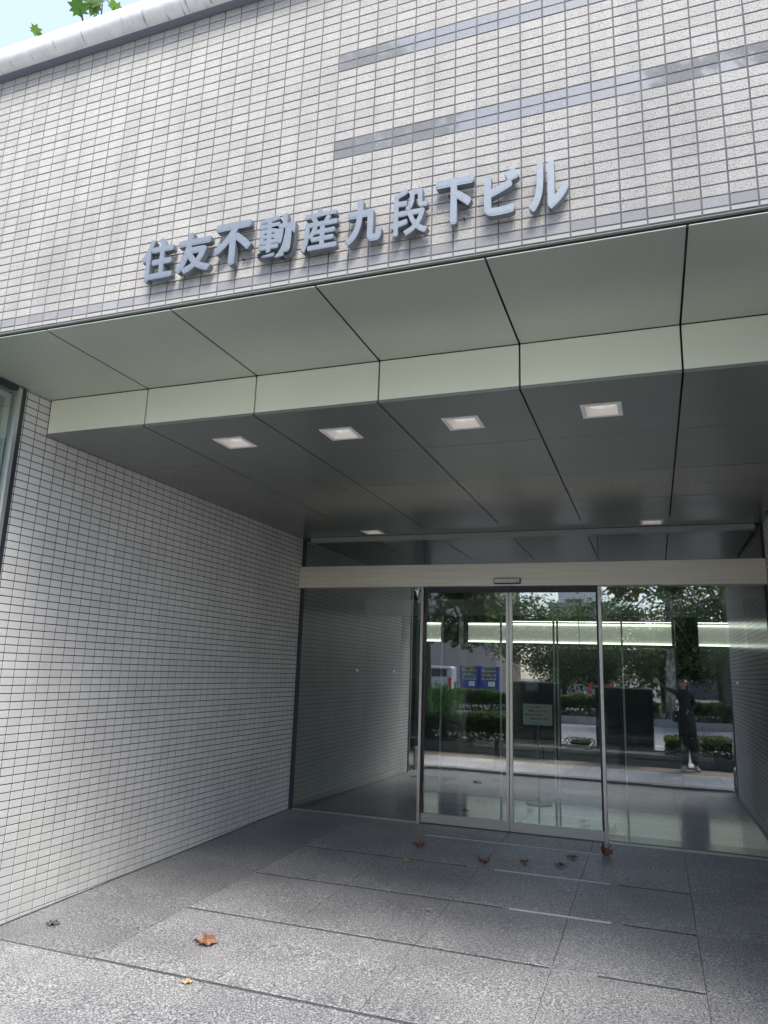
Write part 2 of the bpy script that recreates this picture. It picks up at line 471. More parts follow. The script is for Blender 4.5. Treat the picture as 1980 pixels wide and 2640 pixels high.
# ------------------------------------------------------------------ soffit, riser and ceiling
ceil = empty('metal_ceiling', (-1.4, 5.2, Z2), 'stepped ceiling of dark green-grey metal panels over the entrance', 'ceiling')
cols = [J0 - JP] + [J0 + k * JP for k in range(0, 11)]
g = .005
LIGHTS = [(-2.61, 4.085), (-1.825, 4.09), (-1.02, 4.085), (-.215, 4.07)]
soff_cols = [J0 + k * JP for k in range(-5, 11)]
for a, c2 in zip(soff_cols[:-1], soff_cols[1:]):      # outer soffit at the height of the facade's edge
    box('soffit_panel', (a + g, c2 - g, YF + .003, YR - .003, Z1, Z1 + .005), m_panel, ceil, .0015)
LX0, LX1 = XL + .004, XR - .004
for a, c2 in zip(cols[:-1], cols[1:]):
    a2, c3 = max(a + g, LX0), min(c2 - g, LX1)
    if c3 - a2 < .05: continue
    box('riser_panel', (a2, c3, YR, YR + .02, Z2 + .002, Z1 - .003), m_riser, ceil, .0015)
    for r in range(4):
        y0, y1 = ROWS[r] + (.0042 if r else -.001), ROWS[r + 1] - .0042
        hole = [l for l in LIGHTS if a2 < l[0] < c3 and y0 < l[1] < y1]
        if not hole:
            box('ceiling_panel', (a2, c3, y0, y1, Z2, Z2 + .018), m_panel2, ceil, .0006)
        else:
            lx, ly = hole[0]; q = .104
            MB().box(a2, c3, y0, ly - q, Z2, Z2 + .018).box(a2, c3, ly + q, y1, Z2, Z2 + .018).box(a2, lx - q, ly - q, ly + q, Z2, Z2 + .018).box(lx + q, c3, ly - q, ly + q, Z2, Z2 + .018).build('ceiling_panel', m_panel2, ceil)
L2 = [(-2.84, 7.335), (.042, 7.33)]
q = .104; y0, y1 = ROWS[4] + .002, YD - .06
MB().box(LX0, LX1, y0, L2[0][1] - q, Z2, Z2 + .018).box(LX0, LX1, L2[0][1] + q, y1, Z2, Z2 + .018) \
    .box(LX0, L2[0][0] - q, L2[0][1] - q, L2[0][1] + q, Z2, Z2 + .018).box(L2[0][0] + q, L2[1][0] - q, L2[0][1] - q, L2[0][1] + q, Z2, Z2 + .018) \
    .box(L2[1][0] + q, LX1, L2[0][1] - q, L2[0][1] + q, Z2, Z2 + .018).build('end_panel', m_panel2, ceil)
MB().box(XL - .2, XR + .2, YR + .024, YD + 2.1, Z2 + .1, Z2 + .14).box(-7, 6, YF + .3, YR + .03, Z1 + .03, Z1 + .07).box(XL - .2, XR + .2, YR + .03, YR + .06, Z2 + .02, Z1 + .03).build('ceiling_void', m_black, ceil)
for r in range(1, 5): MB().box(XL, XR, ROWS[r] - .03, ROWS[r] + .03, Z2 + .0185, Z2 + .022).build('seam_backing', m_black, ceil)
LN = ['leftmost white square light of the front row in the dark ceiling', 'second white square light from the left in the front row', 'third white square light from the left in the front row', 'rightmost white square light of the front row in the dark ceiling', 'small square light by the transom glass, near its left end', 'small square light by the transom glass, near its right end']
for n, (lx, ly) in enumerate(LIGHTS + L2):
    t = empty('ceiling_light', (lx, ly, Z2), LN[n], 'ceiling light', 'square recessed ceiling lights')
    h = .110; i_ = .086
    MB().box(lx - h, lx + h, ly - h, ly - i_, Z2 - .005, Z2 - .0005).box(lx - h, lx + h, ly + i_, ly + h, Z2 - .005, Z2 - .0005) \
        .box(lx - h, lx - i_, ly - i_, ly + i_, Z2 - .005, Z2 - .0005).box(lx + i_, lx + h, ly - i_, ly + i_, Z2 - .005, Z2 - .0005).build('frame', m_lampf, t)
    zt = Z2 + .045; s_ = .086; k_ = .072
    MB().add([(lx - s_, ly - s_, Z2 - .001), (lx + s_, ly - s_, Z2 - .001), (lx + s_, ly + s_, Z2 - .001), (lx - s_, ly + s_, Z2 - .001),
              (lx - k_, ly - k_, zt), (lx + k_, ly - k_, zt), (lx + k_, ly + k_, zt), (lx - k_, ly + k_, zt)],
             [(0, 1, 5, 4), (1, 2, 6, 5), (2, 3, 7, 6), (3, 0, 4, 7), (4, 5, 6, 7)]).build('recess', m_lampr, t)
    e_ = .068
    MB().add([(lx - e_, ly - e_, zt - .003), (lx + e_, ly - e_, zt - .003), (lx + e_, ly + e_, zt - .003), (lx - e_, ly + e_, zt - .003), (lx, ly, Z2 + .004)],
             [(0, 1, 4), (1, 2, 4), (2, 3, 4), (3, 0, 4)]).build('diffuser', m_lamp, t)

# ------------------------------------------------------------------ forecourt floor of granite slabs
floor = empty('entrance_floor', (-1.4, 5, -.06), 'forecourt paved with speckled grey granite slabs sloping to the street', None, None, 'structure')
def slab(name, x0, x1, y0, y1, m, parent, th=.03, c=.002, lift=0.0):
    v = []
    for z_, e in ((-th, 0), (-c, 0), (0, c)):
        v += [(x0 + e, y0 + e, gz(y0) + z_ + lift), (x1 - e, y0 + e, gz(y0) + z_ + lift), (x1 - e, y1 - e, gz(y1) + z_ + lift), (x0 + e, y1 - e, gz(y1) + z_ + lift)]
    f = []
    for a in (0, 4):
        for k in range(4): f.append((a + k, a + (k + 1) % 4, a + 4 + (k + 1) % 4, a + 4 + k))
    f.append((8, 9, 10, 11))
    return mesh_obj(name, v, f, m, parent)
FXJ = [-2.985, -2.214, -1.402, -.605, .185]
FYJ = [2.765, 3.645, 4.54, 5.415, 6.29, 7.15]
for i, (x0, x1) in enumerate([(XL - .02, FXJ[0])] + list(zip(FXJ[:-1], FXJ[1:])) + [(FXJ[-1], XR + .02)]):
    for r, (y0, y1) in enumerate(list(zip(FYJ[:-1], FYJ[1:])) + [(7.15, YD + .08)]):
        border = i == 0 or i == 5
        gy = .0008 if border and r > 0 else .0155
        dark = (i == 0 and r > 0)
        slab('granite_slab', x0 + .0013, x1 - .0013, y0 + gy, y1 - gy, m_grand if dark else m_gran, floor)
x0s = [-6.3, -5.4, -4.6]
for x0, x1 in ((-6.3, -5.4), (-5.4, -4.6), (-4.6, XL - .022), (XR + .022, 1.9), (1.9, 2.8), (2.8, 4.2)):
    slab('granite_slab', x0 + .002, x1 - .002, 2.3, 3.6, m_gran, floor)
SP = {3.645: [(XL, .18, 0)], 4.54: [(-2.98, -.62, 0), (-.36, .18, 0)], 5.415: [(-2.97, -1.05, 0), (-1.0, -.337, 1), (-.26, .18, 0)],
      6.29: [(-2.97, -1.5, 0), (-1.28, -.39, 1), (-.33, .18, 0)], 7.15: [(-2.12, -.52, 1)]}
for y_, sp in SP.items():
    cur = -2.983
    xe = XR if y_ == 3.645 else .183
    for x0, x1, pale in sp:
        if x0 - cur > .01: slab('granite_strip', cur, x0, y_ - .0153, y_ + .0153, m_gran, floor, .02, .0004, -.0006)
        z_ = gz(y_) + (.0010 if pale else -.0016)
        MB().box(x0, x1, y_ - .0150, y_ + .0150, z_ - .02, z_).build('pale_joint_strip' if pale else 'dark_joint_strip', m_wjoint if pale else m_joint, floor)
        cur = x1 + .001
    if xe - cur > .01: slab('granite_strip', cur, xe, y_ - .0153, y_ + .0153, m_gran, floor, .02, .0004, -.0006)
slab('wall_sealant', XL + .0005, XL + .009, 3.44, 7.58, m_joint, floor, .01, .0006, .006)
slab('wall_sealant', XR - .009, XR - .0005, 3.44, 7.58, m_joint, floor, .01, .0006, .006)
mesh_obj('slab_bed', [(-6.4, 2.2, gz(2.2) - .012), (4.3, 2.2, gz(2.2) - .012), (4.3, 7.7, gz(7.7) - .012), (-6.4, 7.7, gz(7.7) - .012)], [(0, 1, 2, 3)], m_sub, floor)
slab('drain_strip', -6.3, 5, 2.70, 2.74, m_frame, floor, .02, .001, .004)

# ------------------------------------------------------------------ glass entrance
ent = empty('glass_entrance', (-1.4, YD, 0), 'full-width glass front with steel header and automatic sliding doors', 'entrance')
gy0, gy1 = YD - .005, YD + .005
MB().box(XL + .006, XR - .006, YD - .075, YD + .16, ZB, ZT, bev=.003).build('header', m_header, ent)
MB().box(XL + .12, XR - .075, YD - .055, YD + .02, Z2 - .052, Z2 - .002, bev=.002).build('top_channel', mat('channel_paint', (.36, .39, .35), .35, .3), ent)
for x0, x1 in ((XL + .05, P1 - .003), (P1 + .003, P3 - .003), (P3 + .003, XR - .03)):
    box('transom_pane', (x0, x1, gy0, gy1, ZT + .002, Z2 - .02), m_glass, ent)
box('wall_channel', (XL + .002, XL + .048, YD - .012, YD + .012, 0, Z2), m_dark, ent)
box('wall_channel', (XR - .028, XR - .002, YD - .012, YD + .012, 0, Z2), m_dark, ent)
box('fixed_pane', (XL + .05, P1 - .018, gy0, gy1, .012, ZB - .002), m_glass, ent)
box('fixed_pane', (P3 + .015, XR - .03, gy0, gy1, .012, ZB - .002), m_glass, ent)
MB().box(XL + .05, P1 - .018, YD - .018, YD + .018, -.01, .012, bev=.001).build('sill', m_steel, ent)
MB().box(P3 + .015, XR - .03, YD - .018, YD + .018, -.01, .012, bev=.001).build('sill', m_steel, ent)
for xp in (P1, P3): MB().box(xp - .0165, xp + .0135, YD - .035, YD + .06, -.012, ZB - .001, bev=.0015).build('post', m_steel, ent)
box('door_track', (P1 + .015, P3 - .015, YD - .03, YD + .1, -.02, .001), m_dark, ent)
for x0, x1, sl in ((P1 + .018, P2 - .003, 1), (P2 + .003, P3 - .020, 0)):
    d = empty('sliding_door', ((x0 + x1) / 2 - ent.location.x, .03, 0), parent=ent)
    ya, yb = YD + .012, YD + .042
    MB().box(x0, x1, ya, yb, .006, .096, bev=.0015).build('bottom_rail', m_steel, d)
    MB().box(x0 + (.004 if sl else 0), x1, ya + .01, ya + .02, .0965, ZB - .06).build('glass_pane', m_glass, d)
    MB().box(x0, x1, ya, yb, ZB - .058, ZB - .004).build('top_rail', m_dark, d)
    for xa, xb in (((x0, x0 + .018), (x1 - .030, x1)) if sl else ((x0, x0 + .030), (x1 - .018, x1))):
        wide = xb - xa > .02
        MB().box(xa, xb, ya - (.004 if wide else 0), yb, .0965, ZB - .06, bev=.001).build('stile', m_steel if wide else m_dark, d)
s_ = MB().box(-1.535, -1.258, YD - .118, YD - .077, 2.432, 2.488, bev=.004).build('door_sensor', m_black, ent)
MB().box(-1.528, -1.265, YD - .1215, YD - .1185, 2.441, 2.482).build('sensor_cover', m_white, s_)
box('sensor_lens', (-1.30, -1.285, YD - .1235, YD - .122, 2.448, 2.453), m_black, s_)
for k, x in enumerate((-3.07, -2.64, -.165, .275, .72)):
    MB().disc((x, YD - .0075, 1.505), (0, 1, 0), .0135, .003, 16).disc((x, YD - .010, 1.505), (0, 1, 0), .007, .002, 12).build('safety_marker', m_white, ent)

# ------------------------------------------------------------------ side windows next to the passage walls
def side_window(X, s, label):
    t = empty('side_window', (X, 3.1, 0), label, 'window')
    def bb(n0, n1, y0, y1, z0, z1): return (min(X - s * n0, X - s * n1), max(X - s * n0, X - s * n1), y0, y1, z0, z1)
    box('dark_frame', bb(-.004, .06, 3.392, 3.430, -.14, Z1 - .002), m_dark, t)
    box('pale_frame', bb(-.012, .05, 3.362, 3.390, -.14, Z1 - .012), m_frame, t)
    box('top_frame', bb(-.008, .05, YF + .05, 3.360, Z1 - .03, Z1 - .004), m_dark, t)
    box('inner_frame', bb(.03, .07, 3.30, 3.345, -.14, Z1 - .06), m_frame, t)
    box('inner_top', bb(.03, .07, YF + .05, 3.299, Z1 - .10, Z1 - .06), m_frame, t)
    box('window_pane', bb(.012, .022, YF + .05, 3.358, -.1, Z1 - .033), m_glass_side, t)
    box('sill', bb(-.01, .08, YF + .05, 3.358, -.2, -.1), m_steel, t)
    box('window_blind', bb(.22, .24, YF - .3, 3.36, -.1, Z1 - .04), mat('blind', (.62, .68, .66), .8), t)
    return t
side_window(XL, 1, 'tall glazed side window with pale frame at the far left edge')
side_window(XR, -1, 'tall glazed side window beyond the right-hand tiled wall')
def pier(x0, x1, label):
    t = empty('stone_pier', ((x0 + x1) / 2, 2.9, gz(2.9)), label, 'pier')
    MB().box(x0, x1, YF + .04, YF + .20, -.16, Z1 - .004, bev=.004).build('shaft', mat('blue_black_panel', (.02, .028, .06), .3), t)
    MB().box(x0 - .04, x1 + .04, YF - .03, YF + .24, -.2, .26, bev=.006).build('plinth', m_gtile, t)
pier(-4.12, -3.86, 'dark blue pier on a grey stone plinth beside the left window')
pier(1.08, 1.34, 'dark blue pier on a grey stone plinth beside the right window')
for (x0, x1, lb) in ((-6.3, -4.2, 'shop front wall panel left of the entrance pier'), (1.42, 5.2, 'shop front wall panel right of the entrance pier')):
    t = tag(box('shopfront_panel', (x0, x1, YF + .08, YF + .2, -.2, Z1 - .002), mat('shop_panel', (.22, .24, .25), .25)), lb, 'wall panel')

# ------------------------------------------------------------------ sign lettering
CH = '住友不動産九段下ビル'
BX = [(-2.38, -2.187, 3.636, 3.401), (-2.169, -1.962, 3.631, 3.407), (-1.948, -1.739, 3.642, 3.411), (-1.699, -1.503, 3.632, 3.405), (-1.469, -1.286, 3.623, 3.401),
      (-1.243, -1.066, 3.622, 3.398), (-1.025, -.85, 3.633, 3.396), (-.815, -.645, 3.637, 3.41), (-.60, -.45, 3.630, 3.415), (-.41, -.245, 3.627, 3.399)]
CL = ['leftmost steel character of the sign, 住', 'steel character 友, second from the left in the sign', 'steel character 不, third from the left in the sign',
      'dense steel character 動 in the left half of the sign', 'dense steel character 産 in the middle of the sign', 'steel character 九, just right of the middle of the sign',
      'dense steel character 段 in the right half of the sign', 'steel character 下 shaped like a T with a dash', 'steel katakana ビ with two small ticks, last but one in the sign', 'steel katakana ル, rightmost character of the sign']
def text_mesh(s, offset, extrude, res=6):
    cu = bpy.data.curves.new('glyph', 'FONT'); cu.body = s; cu.size = 1; cu.offset = offset; cu.extrude = extrude; cu.resolution_u = res
    ob = bpy.data.objects.new('glyph', cu); COL.objects.link(ob)
    dg = bpy.context.evaluated_depsgraph_get()
    me = bpy.data.meshes.new_from_object(ob.evaluated_get(dg))
    bpy.data.objects.remove(ob); bpy.data.curves.remove(cu)
    return me
def bold_glyph(ch, off, sh):
    me = text_mesh(ch, off, .5)
    co = np.empty(len(me.vertices) * 3); me.vertices.foreach_get('co', co); co = co.reshape(-1, 3)
    F = [tuple(p.vertices) for p in me.polygons]; V = []; FF = []
    for k, (dx, dy) in enumerate(((0, 0), (-sh, .001), (sh, -.001), (.001, sh), (-.001, -sh), (-sh * .7, sh * .7), (sh * .7, -sh * .7), (sh * .72, sh * .68), (-sh * .72, -sh * .68))):
        b0 = len(V); V += (co * np.array([1, 1, 1 - .012 * k]) + np.array([dx, dy, 0])).tolist(); FF += [tuple(q + b0 for q in f) for f in F]
    out = bpy.data.meshes.new('glyph'); out.from_pydata(V, [], FF); out.update(); return out
for n, ch in enumerate(CH):
    me = bold_glyph(ch, .006, .019 if n in (3, 4, 6) else .026 if n == 0 else .037)
    co = np.empty(len(me.vertices) * 3); me.vertices.foreach_get('co', co); co = co.reshape(-1, 3)
    lo, hi = co.min(0), co.max(0)
    x0, x1, zt, zb = BX[n]
    X = x0 + (co[:, 0] - lo[0]) / (hi[0] - lo[0]) * (x1 - x0) - (x0 + x1) / 2
    Z = zb + (co[:, 1] - lo[1]) / (hi[1] - lo[1]) * (zt - zb) - zb
    Y = -(co[:, 2] - lo[2]) / (hi[2] - lo[2]) * .034
    me.vertices.foreach_set('co', np.stack([X, Y, Z], 1).ravel()); me.update()
    me.materials.clear(); me.materials.append(m_letter); me.name = 'sign_letter'
    o = link(bpy.data.objects.new('sign_letter', me))
    o.location = ((x0 + x1) / 2, YF - .018, zb)
    tag(o, 'brushed ' + CL[n], 'sign letter', 'steel characters of the building name')
    bt = MB()
    for sx_, sz_ in ((.3, .75), (.7, .2)): bt.tube([(x0 + (x1 - x0) * sx_, YF + .003, zb + (zt - zb) * sz_), (x0 + (x1 - x0) * sx_, YF - .019, zb + (zt - zb) * sz_)], .004, 6)
    bt.build('standoff_pin', m_dark, o)

# ------------------------------------------------------------------ fallen leaves
def leaf_outline(lobes=5):
    pts = []
    prof_ = [(0, -.46), (.10, -.30), (.34, -.40), (.30, -.22), (.52, -.06), (.33, .02), (.42, .30), (.20, .20), (.15, .36), (0, .56)]
    pts = prof_ + [(-x, y) for x, y in prof_[-2:0:-1]]
    return pts
LO = leaf_outline()
def leaf_mb(size, curl, rz, tilt, loc, seed, fold=0.0):
    rg_ = random.Random(seed)
    E_ = Euler((tilt, rg_.uniform(-.15, .15), rz)).to_matrix()
    V = []; rings = [0, .5, 1.0]
    def h(x, y): return size * (curl * (x * x * 1.6 + y * y * .9) + fold * abs(x) + .07 * math.sin(11 * x + seed) * math.cos(8 * y + seed) + .05 * math.sin(17 * y + 2 * seed))
    V.append((0, 0, h(0, 0)))
    for r_ in rings[1:]:
        for q_, (x, y) in enumerate(LO):
            k_ = r_ * (1 - .22 * rg_.random() * (q_ % 3 > 0)); V.append((x * k_ * size, y * k_ * size, h(x * k_, y * k_) + rg_.uniform(-.03, .05) * size * r_))
    n = len(LO); F = [(0, 1 + (k + 1) % n, 1 + k)[::-1] for k in range(n)]
    F += [(1 + k, 1 + (k + 1) % n, 1 + n + (k + 1) % n, 1 + n + k) for k in range(n)]
    P = [E_ @ Vector(v) for v in V]
    mz = min(p.z for p in P)
    mb = MB(); mb.add([(p.x + loc[0], p.y + loc[1], p.z - mz + loc[2] + .0015) for p in P], F)
    st_ = [E_ @ Vector((0, -.44 * size, h(0, -.44))), E_ @ Vector((.03 * size, -.7 * size, h(0, -.44) + .01))]
    mb.tube([(p.x + loc[0], p.y + loc[1], max(p.z - mz, .003) + loc[2]) for p in st_], .0014, 5)
    return mb
def leafmat(name, c1, c2):
    m = mat(name, c1, .6); b = NB(m)
    b.color(b.ramp(b.noise(60, 4, .6), [(.35, c1), (.65, c2)])); return m
m_lb = leafmat('dry_brown_leaf', (.13, .055, .03), (.22, .10, .055))
m_lo = leafmat('dry_orange_leaf', (.15, .058, .032), (.25, .115, .065))
m_lt = leafmat('dry_tan_leaf', (.32, .22, .12), (.45, .34, .2))
LV = [(-2.527, 4.065, .15, .06, m_lo, 1.75, -.02, 'large orange-brown dry leaf lying alone on the pale slabs in the left foreground'),
      (-2.326, 3.59, .07, .1, m_lt, .3, .0, 'small tan leaf just in front of the long dark joint, left foreground'),
      (-2.062, 6.733, .13, .35, m_lb, .8, .1, 'brown curled leaf on the floor below the left door post, farthest left of the row'),
      (-1.982, 6.19, .10, .2, m_lt, 2.2, .1, 'tan leaf on the floor in front of the brown one below the left door post'),
      (-1.402, 6.398, .12, .8, m_lb, 2.7, .4, 'upturned dark brown leaf beside the joint below the middle of the doors'),
      (-1.092, 6.597, .10, .1, m_lb, .2, .0, 'flat dark leaf between the upturned leaf and the reddish ones'),
      (-.798, 6.632, .11, .15, m_lb, 1.2, .0, 'reddish brown leaf flat on the floor left of the long slab joint'),
      (-.733, 6.932, .11, .2, m_lb, 1.9, .05, 'small brown leaf just behind the reddish one, nearer the right door'),
      (-.477, 7.135, .14, 1.4, m_lb, .5, .8, 'big dark red-brown leaf standing up by the foot of the right door post'),
      (-1.50, 5.143, .045, .2, m_lt, .5, 0, 'tiny orange leaf scrap in the middle of the granite floor'),
      (-2.186, 7.146, .045, .2, m_lt, 1.5, 0, 'tiny pale scrap on the floor at the foot of the left door post'),
      (-3.546, 3.935, .10, .1, m_joint, 1.0, 0, 'flat blackened leaf on the dark slabs beside the left wall')]
for n, (x, y, sz, cu, m, rz, tl, lb) in enumerate(LV):
    o = leaf_mb(sz, cu, rz, tl * .9, (x, y, gz(y)), n * 3 + 1, .08 + .2 * cu).build('fallen_leaf', m, None)
    tag(o, lb, 'leaf', 'dry leaves fallen on the entrance floor')

# ------------------------------------------------------------------ interior
m_ifloor = mat('polished_dark_granite', (.045, .05, .052), .09, spec=.7); b = NB(m_ifloor)
b.color(b.ramp(b.noise(60, 3, .6), [(.35, (.03, .034, .036)), (.65, (.07, .075, .077))]))
m_ifl2 = mat('polished_pale_granite', (.10, .11, .108), .14, spec=.4)
m_iwall = mat('lobby_wall', (.10, .115, .115), .5)
m_iceil = mat('lobby_ceiling', (.09, .10, .10), .5)
ifl = empty('lobby_floor', (-1.4, 12, 0), 'polished dark floor tiles inside the glass doors', None, None, 'structure')
yy = [YD + .14, 8.05, 8.9, 9.55, 10.4, 11.3, 12.2, 13.1, 14.0, 15, 16, 17]
xx = [-3.70, -3.12, -2.80, -2.214, -1.402, -.605, .185, 1.02]
for a, c2 in zip(xx[:-1], xx[1:]):
    for d, e in zip(yy[:-1], yy[1:]):
        pale = (abs(a + 3.12) < .01) or (d < 8 and a < -2.3) or (a > -.7 and d < 8)
        MB().box(a + .0015, c2 - .0015, d + .0015, e - .0015, -.02, 0.0).build('floor_tile', m_ifl2 if pale else m_ifloor, ifl)
MB().box(-14, -3.822, 8, 25, -.02, 0).box(1.04, 8, 12, 25, -.02, 0).box(-3.70, 1.02, 17.01, 25, -.02, 0).box(-3.819, -3.703, YD + .14, 17, -.02, .0).build('outer_floor', m_ifloor, ifl)
box('floor_bed', (-14, 8, YD + .06, 25.1, -.06, -.022), m_sub, ifl)
tag(box('lobby_ceiling', (-14, 8, 9.8, 25.5, 3.45, 3.5), m_iceil), 'dark ceiling of the lobby behind the glass', None, None, 'structure')
t = empty('vestibule_ceiling', (-1.4, 8.6, Z2), 'dark ceiling panels just behind the transom glass', None, None, 'structure')
for a, c2 in zip(cols[:-1], cols[1:]):
    a2, c3 = max(a + g, XL), min(c2 - g, XR)
    if c3 - a2 > .05: box('ceiling_panel', (a2, c3, YD + .05, 9.56, Z2, Z2 + .02), m_iceil, t)
tag(box('lobby_back_wall', (-14, 8, 25, 25.3, 0, 3.5), m_iwall), 'dark back wall of the lobby', None, None, 'structure')
tag(box('lobby_side_wall', (-14.2, -14, 8, 25, 0, 3.5), m_iwall), 'dark side wall at the far left of the lobby', None, None, 'structure')
tag(box('lobby_side_wall', (8, 8.2, 8, 25, 0, 3.5), m_iwall), 'dark side wall at the far right of the lobby', None, None, 'structure')
tag(box('lobby_front_wall', (-14, XL - .21, 7.8, 8.0, 0, 3.5), m_iwall), 'inner face of the front wall left of the glass', None, None, 'structure')
tag(box('lobby_front_wall', (XR + .21, 8, 11.65, 11.8, 0, 3.5), m_iwall), 'inner partition to the right of the vestibule', None, None, 'structure')
# vestibule side partitions
t = empty('glass_partition', (-3.79, 9.3, 0), 'frosted greenish glass partition along the left of the vestibule', 'partition')
m_frost = mat('frosted_glass', (.09, .125, .12), .3, spec=.6)
for y0, y1 in ((YD + .05, 8.6), (8.604, 9.8), (9.804, 11.2)):
    for z0, z1 in ((.05, 1.1), (1.104, Z2 - .01)):
        box('glass_sheet', (-3.80, -3.79, y0, y1, z0, z1), m_frost, t)
box('base_rail', (-3.81, -3.765, YD + .05, 11.2, 0, .048), m_dark, t)
t = empty('vestibule_wall', (1.06, 9.6, 0), 'dark polished wall along the right of the vestibule', 'wall')
m_dpol = mat('dark_polished_wall', (.05, .056, .058), .12, spec=.6)
for y0, y1 in ((YD + .06, 9.0), (9.004, 10.3), (10.304, 11.65)):
    box('wall_panel', (1.035, 1.06, y0, y1, .085, Z2), m_dpol, t)
box('skirting', (1.025, 1.058, YD + .06, 11.65, 0, .08), m_dark, t)
# inner doors
t = empty('inner_doors', (-1.4, 9.6, 0), 'second row of glass doors inside with pale header', 'inner doors')
MB().box(-3.785, 1.03, 9.58, 9.68, 2.265, 2.478, bev=.002).build('header', mat('inner_header', (.55, .55, .50), .5), t)
for x in (-2.67, -1.87, -1.19, -1.145, -.36):
    MB().box(x - .011, x + .011, 9.6, 9.64, 0, 2.263, bev=.001).build('stile', mat('inner_stile', (.55, .60, .50), .35, .4) if x == -2.67 else bpy.data.materials['inner_stile'], t)
for x0, x1 in ((-3.78, -2.685), (-2.655, -1.885), (-1.855, -1.205), (-1.13, -.375), (-.345, 1.02)):
    box('glass_pane', (x0, x1, 9.616, 9.624, .01, 2.263), m_glass_in, t)
s2 = box('door_sensor', (-1.31, -1.08, 9.545, 9.578, 2.33, 2.372), m_black, t)
box('sensor_cover', (-1.302, -1.088, 9.54, 9.544, 2.336, 2.366), m_white, s2)
for x in (-.13, .12, .42, .62): MB().disc((x, 9.611, 1.505), (0, 1, 0), .014, .003).build('safety_marker', m_white, t)
# far luminous bands
m_glow = mat('luminous_panel', (.7, .75, .6), .5, emis=(.95, .92, .84), est=.13)
m_tubeL = mat('lamp_tube', (.9, .95, .8), .5, emis=(1, .98, .92), est=1.4)
SEG = [(-10.9, -9.7), (-9.66, -8.6), (-7.2, -6.46), (-5.76, -4.3), (-4.27, -2.2), (-2.17, -.9), (-.87, .55), (1.30, 2.6), (2.63, 4.4), (4.5, 6.2)]
WHICH = ['far left behind the frosted partition', 'second from the far left behind the frosted partition', 'short one above the left edge of the sliding door', 'behind the left sliding door',
         'behind the middle door stiles', 'behind the right sliding door', 'just left of the dark column', 'just right of the dark column', 'at the right edge of the glass', 'beyond the right edge of the glass']
for (x0, x1), wh in zip(SEG, WHICH):
    t = empty('light_panel', ((x0 + x1) / 2, 24, 2.54), 'pale green glowing band of light, ' + wh, 'light panel', 'glowing panels deep in the lobby')
    box('panel', (x0, x1, 24.0, 24.1, 2.56, 3.16), m_glow, t)
    box('lamp_tube', (x0, x1, 23.96, 23.999, 2.52, 2.56), m_tubeL, t)
    box('lamp_tube', (x0, x1, 23.96, 23.999, 3.10, 3.13), m_tubeL, t)
    if x0 > -4.4: box('lamp_tube', (x0, x1, 23.9, 23.93, 3.19, 3.21), m_tubeL, t)
for x0, x1, lb in ((-6.4, -5.8, 'dark lobby column behind the left sliding door'), (.62, 1.24, 'dark lobby column behind the right fixed pane')):
    tag(MB().box(x0, x1, 22.9, 23.5, 0, 3.45, bev=.02).build('column', m_iwall), lb, 'column')
# notice on a stand
t = empty('notice_stand', (-1.37, 9.4, 0), 'white notice board on a thin pole behind the glass', 'notice stand')
MB().disc((-1.37, 9.40, .006), (0, 0, 1), .15, .012, 28).build('base_plate', m_steel, t)
MB().tube([(-1.37, 9.40, .012), (-1.37, 9.40, .91)], .009, 10).build('pole', m_steel, t, True)
bd = MB().box(-1.55, -1.195, 9.385, 9.397, .915, 1.165, bev=.002).build('board', mat('notice_paper', (.85, .88, .74), .5), t)
m_ink = mat('ink', (.03, .03, .03), .6)
for s, x0, wd, zc, hh in [('エントランスは', -1.535, .19, 1.128, .0245), ('閉鎖しております。', -1.485, .245, 1.082, .026), ('通用口のご利用を', -1.525, .22, 1.036, .026), ('お願い致します。', -1.455, .22, .990, .026), ('住友不動産九段下ビル サービスセンター', -1.432, .225, .940, .0105)]:
    me = text_mesh(s, .012, .0, 3)
    co = np.empty(len(me.vertices) * 3); me.vertices.foreach_get('co', co); co = co.reshape(-1, 3)
    lo, hi = co.min(0), co.max(0)
    me.vertices.foreach_set('co', np.stack([x0 + (co[:, 0] - lo[0]) / (hi[0] - lo[0]) * wd, np.full(len(co), 9.3838), zc - hh / 2 + (co[:, 1] - lo[1]) / (hi[1] - lo[1]) * hh], 1).ravel())
    me.update(); me.materials.clear(); me.materials.append(m_ink)
    o = bpy.data.objects.new('lettering', me); COL.objects.link(o); o.parent = bd; o.matrix_parent_inverse = wm(bd).inverted()

# ------------------------------------------------------------------ pavement, road
m_road = mat('asphalt', (.2, .2, .2), .8); b = NB(m_road)
b.color(b.ramp(b.noise(3, 5, .65), [(.35, (.19, .19, .195)), (.65, (.27, .27, .275))]))
def pave(c1, name):
    m = mat(name, c1, .75); b = NB(m)
    b.color(b.mix(c1, b.ramp(b.noise(7, 4, .6), [(.3, (.82, .82, .82)), (.7, (1.08, 1.08, 1.08))]), 1.0, 'MULTIPLY')); return m
PV = [pave((.50, .50, .50), 'pale_paver'), pave((.55, .54, .53), 'light_paver'), pave((.48, .44, .42), 'pinkish_paver')]
pv = empty('pavement', (0, 1.2, gz(1.2)), 'pavement of pale rectangular slabs along the street', None, None, 'structure')
x = -6.5; r_ = random.Random(3)
xs = [-.25 + k * .3135 for k in range(-26, 20)]
for k, x in enumerate(xs):
    for y0, y1 in ((.12, .75), (.75, 1.38), (1.38, 2.0)):
        slab('paving_slab', x + .002, x + .3115, y0 + .0015, y1 - .0015, r_.choices(PV, (5, 4, 2))[0], pv)
mesh_obj('pavement_bed', [(-40, -.93, gz(-.93) - .012), (30, -.93, gz(-.93) - .012), (30, 2.72, gz(2.72) - .012), (-40, 2.72, gz(2.72) - .012)], [(0, 1, 2, 3)], m_sub, pv)
